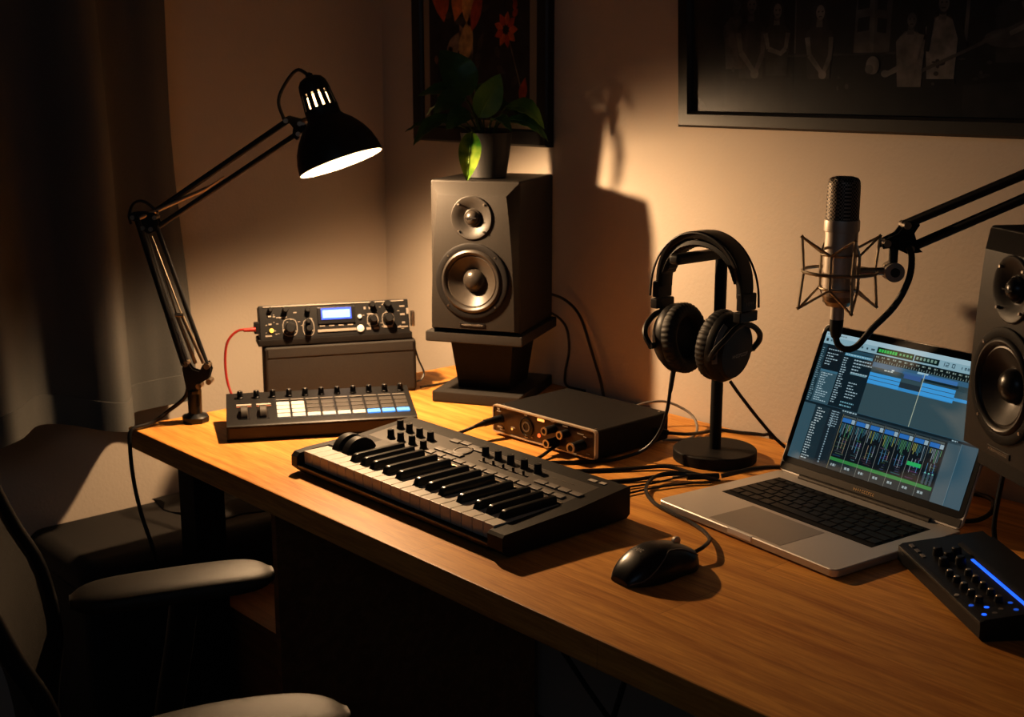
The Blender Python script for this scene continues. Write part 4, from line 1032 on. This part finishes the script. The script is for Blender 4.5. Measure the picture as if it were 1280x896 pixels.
mk = MB(); scribble(mk, (-.008, -.036, .0375), (1, 0, 0), (0, .95, .3), .018, .006, 5, (0, -.25, 1)); mk.build('lettering', M['mark'], t)
ml = thing_inv = Matrix.Translation((-.985, 1.118, DZ)) @ Matrix.Rotation(aM, 4, 'Z')
mi_ = ml.inverted()
pts = [(-.979, 1.178, .762), (-.982, 1.205, .764), (-1.010, 1.248, .757), (-1.06, 1.278, .7545), (-1.115, 1.292, .7538), (-1.165, 1.308, .754), (-1.205, 1.338, .756), (-1.225, 1.375, .760), (-1.222, 1.41, .762), (-1.195, 1.440, .760), (-1.17, 1.458, .7545)]
MB().tube([mi_ @ V3(p) for p in pts], .0027).build('cord', M['cable'], t)

# ------------------------------------------------------------------ small controller at the right
aC = math.radians(-37)
t = thing('synth_controller', 'small black synth controller with blue light strip at the right edge', 'midi controller', (-.806, 1.373, DZ), aC)
W, D = .235, .112
zt_ = lambda y: .024 + y / D * .014
MB().prism([(0, .004), (.004, 0), (D - .003, 0), (D, .003), (D, .036), (D - .003, .0385), (.005, .0255), (0, .022)], 0, W).build('case', M['black'], t)
MB().span((0, -.0006, .019), (W, .003, .0235), .001).build('front_trim', M['armpad'], t)
RC = Matrix.Rotation(math.atan(.014 / D), 3, 'X')
MB().box((.157, .060, zt_(.060) + .0006), (.156, .0042, .003), RC, .001).build('light_strip', M['ledblue'], t)
MB().prism([(.064, zt_(.064) - .002), (.064, zt_(.064) + .002), (.070, zt_(.07) + .005), (D - .003, zt_(D) + .004), (D - .003, .02)], .030, W - .002).build('rear_housing', M['black'], t)
kk = None
for y, x0_ in ((.018, .112), (.038, .118)):
    for i in range(5):
        x = x0_ + i * .0195
        if kk is None:
            kk = MB().lathe([(.0050, 0), (.0048, .002), (.0042, .0065), (.0036, .0072), (0, .0074)], n=18).lathe([(.0034, .0073), (.0028, .0080), (0, .0081)], n=12, mi=1).build('knob', [M['black'], M['brass']], t); kk.location = (x, y, zt_(y))
        else: part_copy(kk, t, (x, y, zt_(y)))
for x, y in ((.050, .030), (.068, .036), (.058, .050), (.086, .043), (.082, .024)):
    MB().lathe([(.0066, 0), (.0062, .004), (.0056, .0095), (.0042, .0108), (0, .011)], (x, y, zt_(y)), (0, -.1, 1), 20).build('knob', M['black'], t)
for x, y in ((.014, .012), (.031, .012), (.048, .012)): MB().box((x, y, zt_(y) + .001), (.011, .005, .002), RC, .0006).build('button', M['kbbtn'], t)
for x, y, mm in ((.196, .007, 'ledblue2'), (.206, .020, 'ledblue'), (.222, .010, 'ledblue'), (.204, .048, 'ledblue2'), (.222, .046, 'ledblue2'), (.215, .032, 'markdim'), (.222, .022, 'markdim'), (.165, .004, 'mark')):
    MB().lathe([(.0030, 0), (.0028, .0012), (0, .0015)], (x, y, zt_(y)), (0, -.1, 1), 14).build('status_light', M[mm], t)
mk = MB()
for i in range(5): mk.box((.120 + i * .0195, .0275, zt_(.0275) + .0004), (.009, .0018, .0006), RC); mk.box((.105 + i * .0195, .051, zt_(.051) + .0004), (.008, .0016, .0006), RC)
mk.build('panel_markings', mat('faint blue print', (.03, .07, .14), .5, noise=.1), t)

# ------------------------------------------------------------------ microphone, shock mount and boom
MX = V3((-.9245, 1.386, 0))
t = thing('condenser_microphone', 'nickel studio microphone with mesh grille hanging upright in its shock mount', 'microphone', (MX.x, MX.y, 1.0755))
b = MB().lathe([(.0195, .001), (.0205, .003), (.0208, .010), (.0208, .084), (.0204, .088)], n=40); b.build('body', M['nickel'], t)
MB().lathe([(.0218, .084), (.0224, .085), (.0224, .098), (.0218, .099), (.0205, .099)], n=40).build('collar', M['nickel'], t)
gm = bpy.data.materials.new('grille mesh'); gm.use_nodes = True; nt = gm.node_tree; pb_ = nt.nodes['Principled BSDF']
tc = nt.nodes.new('ShaderNodeTexCoord'); vo = nt.nodes.new('ShaderNodeTexChecker'); vo.inputs['Scale'].default_value = 420; vo.inputs['Color1'].default_value = (.012, .011, .01, 1); vo.inputs['Color2'].default_value = (.34, .29, .24, 1)
nt.links.new(tc.outputs['Object'], vo.inputs['Vector']); nt.links.new(vo.outputs[0], pb_.inputs['Base Color']); pb_.inputs['Metallic'].default_value = .6; pb_.inputs['Roughness'].default_value = .5
bp = nt.nodes.new('ShaderNodeBump'); bp.inputs['Strength'].default_value = .8; bp.inputs['Distance'].default_value = .001; nt.links.new(vo.outputs['Fac'], bp.inputs['Height']); nt.links.new(bp.outputs[0], pb_.inputs['Normal'])
gr = MB(); rs = []
for z, k in ((.099, 1), (.134, 1.0), (.144, .985), (.149, .93), (.152, .80), (.1535, .55), (.154, .2)):
    rs.append([V3((.0212 * k * math.cos(2 * PI * i / 40), .0212 * k * math.sin(2 * PI * i / 40) * .92, z)) for i in range(40)])
gr.loft(rs).build('grille', gm, t)
MB().cyl((0, 0, -.006), (0, 0, .001), .0185, .0195).cyl((0, 0, -.012), (0, 0, -.006), .015, .0185).build('bottom_ring', M['brass'], t)
MB().cyl((0, 0, -.030), (0, 0, -.012), .0088, n=24).build('connector_sleeve', M['nickel'], t)
MB().lathe([(.0088, -.030), (.0088, -.036), (.0083, -.045), (.0062, -.053), (.0045, -.055)], n=20).build('connector', M['rubber'], t)
zr = 1.108
t = thing('shock_mount', 'wire spider shock mount caging the studio microphone', 'shock mount', (MX.x, MX.y, zr))
ring_ = [(.047 * math.cos(2 * PI * i / 40), .047 * math.sin(2 * PI * i / 40), 0) for i in range(41)]
MB().tube(ring_, .0022, k=1, n=8).build('outer_ring', M['brass'], t)
ri = MB()
for z in (-.022, .022):
    ri.tube([(.0235 * math.cos(2 * PI * i / 32), .0235 * math.sin(2 * PI * i / 32), z) for i in range(33)], .0018, k=1, n=6)
wv = math.atan2(.747, .665)
angs = [wv + math.radians(a) for a in (5, 95, 185, 275)]
for a_ in angs:
    a2 = a_ + PI / 4
    ri.tube([(.0265 * math.cos(a2), .0265 * math.sin(a2), -.024), (.0265 * math.cos(a2), .0265 * math.sin(a2), .024)], .0018, smooth=False, n=6)
ri.build('inner_cage', M['brass'], t)
for a_ in angs:
    P_ = lambda r, z, a=a_: V3((r * math.cos(a), r * math.sin(a), z))
    w_ = MB().tube([P_(.051, .045), P_(.047, 0), P_(.052, -.047)], .0019, smooth=False, n=6)
    for q in (-PI / 4, PI / 4):
        for z, zi in ((.045, .022), (-.047, -.022)):
            w_.tube([P_(.051, z), P_(.0265, zi, a_ + q)], .0016, smooth=False, n=6)
    w_.lathe([(0, -.003), (.003, 0), (0, .003)], P_(.051, .045), n=8).lathe([(0, -.003), (.003, 0), (0, .003)], P_(.052, -.047), n=8)
    w_.build('spider_wire', M['brass'], t)
side = V3((.665, .747, 0)); tow = V3((.747, -.665, 0))
MB().cyl(side * .022, side * .056, .005).build('mount_rod', M['brass'], t)
jc = side * .068
MB().cyl(jc - tow * .011, jc + tow * .012, .0125, n=28).lathe([(.006, .012), (.006, .014), (0, .014)], jc, tow, 16, 1).build('swivel', [mat('cream plastic swivel', (.42, .36, .29), .45, noise=.05), M['aludark']], t)
# boom arm
J = V3((MX.x, MX.y, 0)) + side * .068
t = thing('boom_arm', 'black two-rod microphone boom arm reaching in from the right', 'microphone arm', (-.30, 1.63, DZ))
OB = V3((-.30, 1.63, DZ))
def B(p): return V3(p) - OB
JJ = V3((J.x, J.y, 0))
MB().cyl(B(JJ + V3((0, 0, zr + .0105))), B(JJ + V3((0, 0, zr + .034))), .0058, n=18).build('stub', M['aludark'], t)
hd = MB()
for s_ in (-.010, .007):
    pl_ = [(-.018, .034), (-.014, .042), (.002, .050), (.010, .062), (.026, .070), (.028, .060), (.022, .050), (.028, .032), (.034, .026), (.014, .024), (-.004, .032), (-.016, .030)]
    q = [JJ + side * a + V3((0, 0, zr + c)) + tow * s_ for a, c in pl_]
    hd.loft([[B(p) for p in q], [B(p + tow * .003) for p in q]])
for a, c in ((-.012, .037), (.012, .060), (.018, .030)):
    p = JJ + side * a + V3((0, 0, zr + c)); hd.cyl(B(p - tow * .013), B(p + tow * .0135), .0048, n=14, mi=1)
hd.cyl(B(JJ + V3((0, 0, zr + .032))), B(JJ + V3((0, 0, zr + .045))), .0075)
hd.build('head_bracket', [M['black'], M['steel']], t)
dirb = V3((.160, .010, .084))
p1 = JJ + side * .012 + V3((0, 0, zr + .060)); p2 = JJ + side * .020 + V3((0, 0, zr + .030))
E1 = V3((-.36, 1.475, 1.415)); E2 = V3((-.352, 1.475, 1.400))
MB().tube([B(p1), B(E1)], .0062, smooth=False, n=12).tube([B(p2), B(E2)], .0062, smooth=False, n=12).build('upper_rods', M['black'], t)
MB().tube([B(lerp(p2, E2, .42)), B(lerp(p2, E2, .62))], .0085, smooth=False, n=12).build('cable_wrap', M['rubber'], t)
MB().box(B((-.352, 1.478, 1.40)), (.035, .025, .06), bev=.006).build('elbow_bracket', M['black'], t)
MB().tube([B((-.352, 1.485, 1.39)), B((-.30, 1.63, .83))], .0062, smooth=False, n=12).tube([B((-.335, 1.485, 1.385)), B((-.285, 1.63, .83))], .0062, smooth=False, n=12).build('lower_rods', M['black'], t)
MB().cyl(B((-.293, 1.63, DZ + .0005)), B((-.293, 1.63, DZ + .02)), .028).cyl(B((-.293, 1.63, DZ + .02)), B((-.293, 1.63, DZ + .09)), .014).build('clamp_base', M['black'], t)
k0 = V3((MX.x, MX.y, 0))
cbl = [k0 + V3((0, 0, 1.0215)), k0 + V3((0, 0, 1.0125)) + side * .003 + tow * .003, k0 + V3((0, 0, 1.0070)) + side * .012 + tow * .006, k0 + V3((0, 0, 1.0115)) + side * .026 + tow * .008, k0 + V3((0, 0, 1.035)) + side * .043 + tow * .012, k0 + V3((0, 0, 1.066)) + side * .069 + tow * .016, k0 + V3((0, 0, 1.100)) + side * .084 + tow * .018, k0 + V3((0, 0, 1.128)) + side * .086 + tow * .018, k0 + V3((0, 0, 1.142)) + side * .081 + tow * .017]
mc = tag(MB().tube([p - cbl[0] for p in cbl], .0042, n=10).build('microphone_cable', M['cable']), 'black cable looping from the microphone base up to the boom arm', 'cable'); mc.location = cbl[0]

# ------------------------------------------------------------------ pictures
def rect_frame(x0, x1, z0_, z1_, wd, y0, y1, bev=.004):
    mb = MB()
    P = [(x0, z0_), (x1, z0_), (x1, z1_), (x0, z1_)]; Q = [(x0 + wd, z0_ + wd), (x1 - wd, z0_ + wd), (x1 - wd, z1_ - wd), (x0 + wd, z1_ - wd)]
    b = bev
    P2 = [(x0 + b, z0_ + b), (x1 - b, z0_ + b), (x1 - b, z1_ - b), (x0 + b, z1_ - b)]; Q2 = [(x0 + wd - b, z0_ + wd - b), (x1 - wd + b, z0_ + wd - b), (x1 - wd + b, z1_ - wd + b), (x0 + wd - b, z1_ - wd + b)]
    rings = [[V3((x, y0, z)) for x, z in P], [V3((x, y1 + b, z)) for x, z in P], [V3((x, y1, z)) for x, z in P2], [V3((x, y1 + b * .3, z)) for x, z in Q2], [V3((x, y1 + b * 1.5, z)) for x, z in Q], [V3((x, y0, z)) for x, z in Q]]
    n = 4
    vs = [p for r in rings for p in r]; fs = []
    for k in range(6):
        k2 = (k + 1) % 6
        for i in range(4): j = (i + 1) % 4; fs.append([k * n + i, k * n + j, k2 * n + j, k2 * n + i])
    return mb.add(vs, fs)
# floral print behind the plant (local origin at bottom centre, wall plane y=0)
t = thing('flower_picture', 'black-framed dark floral print with cream mat above the left speaker', 'picture', (-2.023, YB - .001, 1.219), 0)
w2, hh = .213, .56
rect_frame(-w2, w2, 0, hh, .033, 0, -.020).build('frame', M['frame'], t)
MB().span((-w2 + .03, -.010, .03), (w2 - .03, -.004, hh - .03)).build('mat_board', M['matboard'], t)
art = MB()
def sp(pts, c, lay): art.poly([(x, -.0104 - lay * .00008, z) for x, z in pts], 0, c)
ax0, ax1, az0, az1 = -.160, .155, .048, hh - .05
sp([(ax0, az0), (ax1, az0), (ax1, az1), (ax0, az1)], (.012, .011, .013), 0)
def petal(x, z, L_, w, ang, c, lay):
    q = []
    for s_ in (1, -1):
        for i in range(9):
            u = i / 8 if s_ > 0 else 1 - i / 8
            q.append((u * L_, s_ * w * math.sin(PI * u ** .8)))
    ca, sa = math.cos(ang), math.sin(ang)
    sp([(x + a * ca - b_ * sa, z + a * sa + b_ * ca) for a, b_ in q], c, lay)
OR = (.26, .055, .018); OR2 = (.34, .12, .03); YE = (.34, .19, .06); RD = (.22, .035, .015); GR = (.15, .11, .08)
petal(-.055, .39, .20, .022, math.radians(108), OR, 2); petal(-.11, .245, .20, .034, math.radians(100), OR, 1); petal(-.075, .245, .24, .036, math.radians(72), (.28, .10, .03), 2)
petal(.09, .295, .24, .036, math.radians(128), OR2, 2); petal(.03, .30, .16, .022, math.radians(105), YE, 1)
petal(-.02, .23, .10, .026, math.radians(96), YE, 3); petal(-.05, .16, .10, .022, math.radians(75), (.26, .17, .07), 3); petal(-.02, .225, .10, .016, math.radians(70), RD, 4)
petal(-.02, .17, .08, .018, math.radians(120), GR, 2); petal(-.10, .17, .075, .018, math.radians(50), GR, 2)
for k in range(9):
    a_ = 2 * PI * k / 9; petal(.085 + .008 * math.cos(a_), .225 + .008 * math.sin(a_), .028, .008, a_, RD if k % 2 else (.30, .07, .02), 3 + (k % 2))
for k in range(6):
    petal(.105 + .004 * k, .25 + .012 * k, .022, .007, math.radians(40 + 30 * k), RD, 3)
petal(.13, .085, .05, .012, math.radians(75), RD, 3); petal(.135, .06, .03, .01, math.radians(120), OR, 2)
sp([(.095, .20), (.098, .20), (.132, .11), (.128, .11)], (.10, .08, .05), 2); sp([(-.03, .19), (-.024, .19), (-.006, .10), (-.012, .10)], (.10, .09, .05), 2)
for k in range(7): petal(-.14 + rnd(0, .05), .06 + rnd(0, .14), .02, .007, rnd(0, 6), (.10, .05, .03), 2)
for k in range(10): petal(rnd(-.13, .13), rnd(.07, .30), rnd(.02, .05), .008, rnd(0, 6), (.03, .026, .022), 1)
art.build('artwork', M['print'], t, colors=True)
# band photograph, leaning slightly forward
leanP = math.radians(2.7)
t = thing('band_photograph', 'wide black-framed dark group photograph on the wall above the microphone', 'picture', (-1.476, YB - .002, 1.269), rot=(leanP, 0, 0))
PW, PH = 1.0, .52
rect_frame(0, PW, 0, PH, .026, -.001, -.022, .004).build('frame', M['frame'], t)
art = MB()
def sp(pts, c, lay): art.poly([(x, -.0070 - lay * .00015, z) for x, z in pts], 0, c)
def pxy(x, y): return ((x - 848) * .00147, (158 - y) * .00136 + .0)
def g_(k): return (k, k * .92, k * .86)
sp([(.02, .02), (PW - .02, .02), (PW - .02, PH - .02), (.02, PH - .02)], g_(.006), 0)
def pp_(pts, k, lay): sp([pxy(*p) for p in pts], g_(k), lay)
def ell(cx_, cy_, rx, ry, k, lay, n=14): pp_([(cx_ + rx * math.cos(2 * PI * i / n), cy_ + ry * math.sin(2 * PI * i / n)) for i in range(n)], k, lay)
def limb(pts, w, k, lay):
    for (a, b_) in zip(pts[:-1], pts[1:]):
        dx, dy = b_[0] - a[0], b_[1] - a[1]; l_ = math.hypot(dx, dy); nx, ny = -dy / l_ * w / 2, dx / l_ * w / 2
        pp_([(a[0] + nx, a[1] + ny), (b_[0] + nx * .8, b_[1] + ny * .8), (b_[0] - nx * .8, b_[1] - ny * .8), (a[0] - nx, a[1] - ny)], k, lay)
pp_([(842 + 30, 72), (1300, 74), (1300, -200), (872, -200)], .010, 1)
# tower block with windows
pp_([(1080, 72), (1086, -60), (1105, -60), (1104, 72)], .075, 2); pp_([(1104, 72), (1105, -60), (1128, -60), (1122, 72)], .05, 2)
for r_ in range(5):
    pp_([(1084, 48 - r_ * 24), (1098, 46 - r_ * 24), (1099, 31 - r_ * 24), (1085, 33 - r_ * 24)], .008, 3); pp_([(1107, 48 - r_ * 24), (1118, 50 - r_ * 24), (1119, 35 - r_ * 24), (1108, 33 - r_ * 24)], .008, 3)
pp_([(1006, 70), (1007, -60), (1009, -60), (1008, 70)], .07, 2); pp_([(1203, 60), (1208, -60), (1211, -60), (1207, 60)], .08, 2)
limb([(955, 73), (1130, 71)], 3, .03, 2)
def figure(x, y, shirt, skin, s=1., arms='cross', hair=.022, lay=4):
    shirt = max(shirt, .024)
    pp_([(x - 17 * s, y + 24 * s), (x - 7 * s, y + 13 * s), (x + 7 * s, y + 13 * s), (x + 17 * s, y + 24 * s), (x + 14 * s, y + 75 * s), (x - 14 * s, y + 75 * s)], shirt, lay)
    pp_([(x - 3.5 * s, y + 8 * s), (x + 3.5 * s, y + 8 * s), (x + 4 * s, y + 17 * s), (x - 4 * s, y + 17 * s)], skin * .8, lay + 1)
    ell(x, y - 1 * s, 9 * s, 13 * s, hair, lay + 1); pp_([(x - 9 * s, y), (x + 9 * s, y), (x + 11 * s, y + 18 * s), (x + 5 * s, y + 14 * s), (x - 5 * s, y + 14 * s), (x - 11 * s, y + 18 * s)], hair, lay)
    ell(x + 1 * s, y + 1 * s, 5.5 * s, 8.5 * s, skin, lay + 2)
    for q in (-2.2, 2.6): ell(x + 1 * s + q * s, y, 1.2 * s, .9 * s, .015, lay + 3, 8)
    pp_([(x - 1 * s, y + 5 * s), (x + 3 * s, y + 5 * s), (x + 3 * s, y + 6 * s), (x - 1 * s, y + 6 * s)], .02, lay + 3)
    if arms == 'cross':
        limb([(x - 15 * s, y + 26 * s), (x - 11 * s, y + 44 * s), (x + 7 * s, y + 50 * s)], 6 * s, skin, lay + 2); limb([(x + 15 * s, y + 26 * s), (x + 12 * s, y + 44 * s), (x + 5 * s, y + 50 * s)], 6 * s, skin * .85, lay + 1)
    elif arms == 'down':
        limb([(x - 15 * s, y + 28 * s), (x - 12 * s, y + 48 * s), (x + 4 * s, y + 68 * s)], 6.5 * s, skin, lay + 2); limb([(x + 15 * s, y + 28 * s), (x + 14 * s, y + 50 * s), (x + 6 * s, y + 68 * s)], 6 * s, skin * .7, lay + 1); ell(x + 5 * s, y + 70 * s, 5 * s, 5 * s, skin, lay + 3)
figure(927, 12, .06, .05, 1.0, 'down'); figure(948, 12, .012, .09, 1.15, 'down'); figure(983, 20, .014, .13, 1.0, 'cross'); figure(1038, 24, .014, .13, 1.0, 'down', .018)
figure(1146, 36, .10, .07, .95, None, .012); limb([(1158, 52), (1152, 78), (1120, 94)], 7, .11, 8); ell(1119, 93, 5, 4, .11, 9); ell(1104, 84, 8, 10, .12, 7); ell(1100, 88, 5, 5, .07, 8)
figure(1180, 20, .14, .11, 1.05, None, .010); limb([(1195, 36), (1205, 70)], 9, .012, 7); limb([(1168, 36), (1164, 70)], 7, .012, 7)
figure(1252, 4, .02, .10, 1.05, None, .012)
limb([(1160, 90), (1215, 66), (1280, 34)], 4, .06, 9); ell(1250, 58, 26, 10, .05, 8); limb([(1262, 22), (1270, 44), (1250, 54)], 6, .12, 9)
for k in range(16): ell(rnd(1165, 1240), rnd(75, 105), rnd(1.5, 5), rnd(1, 3), rnd(.01, .035), 5, 8)
for k in range(10): ell(rnd(900, 1140), rnd(70, 112), rnd(1, 3), rnd(1, 4), rnd(.012, .04), 4, 8)
pp_([(1255 - 50, 146), (1280, 146), (1280, 100), (1205, 105)], .014, 2)
art.build('photo_print', M['photo'], t, colors=True)
MB().poly([(.024, -.0125, .024), (PW - .024, -.0125, .024), (PW - .024, -.0125, PH - .024), (.024, -.0125, PH - .024)]).build('glass', M['glass'], t)

# ------------------------------------------------------------------ office chair
fw = V3((.35, .937, 0)); lf = V3((-.937, .35, 0)); MID = V3((-1.288, .635, 0))
aCh = math.atan2(fw.y, fw.x) - PI / 2      # local +y is forward, local +x is right
t = thing('office_chair', 'black mesh office chair with padded armrests in front of the desk', 'chair', MID, aCh)
# seat (rounded cushion)
r = []
for z, k in ((.435, .90), (.442, .97), (.465, 1.0), (.482, .985), (.492, .93), (.496, .80)):
    P = [(a, b_ + .035) for a, b_ in rrect(.39 * k, .43 * k, .10 * k, 8)]
    r.append([V3((x, y, z + .010 * (x / .22) ** 2 - .012 * max(0, y / .23) ** 2)) for x, y in P])
MB().loft(r).build('seat', M['chairmesh'], t, 60)
MB().span((-.15, -.16, .395), (.15, .16, .434), .015).build('seat_pan', M['black'], t)
MB().cyl((0, 0, .10), (0, 0, .396), .026).build('gas_column', M['black'], t)
sb = MB()
for k in range(5):
    a_ = 2 * PI * k / 5 + .3; d = V3((math.cos(a_), math.sin(a_), 0))
    sb.tube([V3((0, 0, .10)), d * .15 + V3((0, 0, .095)), d * .28 + V3((0, 0, .072))], lambda q: .022 - .009 * q, n=10, k=4)
sb.build('star_base', M['black'], t)
for k in range(5):
    a_ = 2 * PI * k / 5 + .3; d = V3((math.cos(a_), math.sin(a_), 0)); n_ = V3((-d.y, d.x, 0))
    MB().cyl(d * .28 + V3((0, 0, .028)) - n_ * .02, d * .28 + V3((0, 0, .028)) + n_ * .02, .028).cyl(d * .28 + V3((0, 0, .05)), d * .28 + V3((0, 0, .075)), .008).build('caster', M['rubber'], t)
# armrests
for s_ in (-1, 1):
    r = []
    for i in range(23):
        f = .5 - .5 * math.cos(PI * i / 22); y = -.125 + .265 * f
        e = max(.1, 1 - abs(2 * f - 1) ** 6) ** .5
        w = .046 * e; th = .017 * max(e, .45); zc_ = .6845 + .006 * math.sin(PI * f) + .003 * f
        xo = s_ * .214 - s_ * .012 * (f - .5) * 0 + (.010 * math.sin(PI * f) * -s_)
        r.append([V3((xo + w * math.copysign(abs(math.cos(q)) ** .7, math.cos(q)), y, zc_ + th * math.copysign(abs(math.sin(q)) ** .8, math.sin(q)) * (1 if math.sin(q) > 0 else .9))) for q in [2 * PI * j / 20 for j in range(20)]])
    ar = MB().loft(r).build('arm_pad', M['armpad'], t, 60)
    MB().tube([(s_ * .214, .02, .668), (s_ * .220, .01, .60), (s_ * .228, -.01, .49), (s_ * .212, -.02, .425), (s_ * .14, -.02, .415)], .022, n=12, sx=.55).build('arm_post', M['black'], t)
# backrest: curved mesh panel with frame
prof_b = [(.49, -.205), (.575, -.198), (.65, -.188), (.74, -.200), (.80, -.226), (.85, -.245), (.91, -.263), (.98, -.284), (1.05, -.302)]
pb_s = spline([(0, b_, z) for z, b_ in prof_b], 3)
def back_pt(q, u):
    wrap = .045 * (abs(u) ** 2.2) - .03
    z = q.z; hw = .202 - .02 * max(0, (z - .85) / .2)
    return V3((u * hw, q.y + wrap + .030 + 0, z))
MB().loft([[back_pt(q, -1 + 2 * j / 16) for j in range(17)] + [back_pt(q, 1 - 2 * j / 16) + V3((0, -.006, 0)) for j in range(17)] for q in pb_s]).build('back_mesh', M['chairmesh'], t, 60)
loop = [back_pt(q, -1) for q in pb_s[::3]] + [back_pt(pb_s[-1], u) for u in (-.6, -.2, .2, .6)] + [back_pt(q, 1) for q in pb_s[::-3]] + [back_pt(pb_s[0], u) for u in (.6, .2, -.2, -.6)] + [back_pt(pb_s[0], -1)]
MB().tube([p + V3((0, -.003, 0)) for p in loop], .011, n=10, k=4).build('back_frame', M['black'], t)
MB().tube([(0, -.10, .40), (0, -.19, .42), (0, -.228, .52), (0, -.214, .62)], .022, n=10, sx=1.6).build('back_spine', M['black'], t)

# ------------------------------------------------------------------ light
LC = (1, .66, .37)
pl_d = bpy.data.lights.new('lamp_light', 'SPOT'); pl_d.energy = 26; pl_d.shadow_soft_size = .014; pl_d.color = LC; pl_d.spot_size = PI; pl_d.spot_blend = .6
pl_o = bpy.data.objects.new('lamp_light', pl_d); COL.objects.link(pl_o); pl_o.location = mouth + axis * .013
pl_o.rotation_euler = (-axis).to_track_quat('-Z', 'Y').to_euler()
pd_ = bpy.data.lights.new('lamp_glow', 'POINT'); pd_.energy = 2.6; pd_.shadow_soft_size = .014; pd_.color = LC
po_ = bpy.data.objects.new('lamp_glow', pd_); COL.objects.link(po_); po_.location = mouth + axis * .013
w = bpy.data.worlds.new('World'); S.world = w; w.use_nodes = True
w.node_tree.nodes['Background'].inputs[0].default_value = (.35, .55, 1, 1); w.node_tree.nodes['Background'].inputs[1].default_value = .01
# added cool fill light without a fixture, lifts the shadowed walls
ld = bpy.data.lights.new('room_fill', 'AREA'); ld.energy = 4.2; ld.size = 1.6; ld.color = (.52, .74, 1)
lo = bpy.data.objects.new('room_fill', ld); COL.objects.link(lo); lo.location = (.6, -1.2, 2.3); lo.rotation_euler = (math.radians(35), 0, math.radians(35))

# ------------------------------------------------------------------ camera
cam = bpy.data.cameras.new('Camera'); co = bpy.data.objects.new('Camera', cam); COL.objects.link(co)
cam.sensor_width = 36; cam.lens = 1582 / 1280 * 36; cam.clip_start = .05
pitch = math.radians(12.475)
fwd = V3((-.747 * math.cos(pitch), .6648 * math.cos(pitch), -math.sin(pitch)))
co.location = (0, 0, 1.35); co.rotation_euler = fwd.to_track_quat('-Z', 'Y').to_euler()
cam.dof.use_dof = True; cam.dof.focus_distance = 1.75; cam.dof.aperture_fstop = 9
S.camera = co
S.view_settings.view_transform = 'Standard'
S.view_settings.look = 'Medium High Contrast'
S.view_settings.exposure = 0.0
S.cycles.use_denoising = True
S.cycles.max_bounces = 8
S.cycles.sample_clamp_indirect = 4
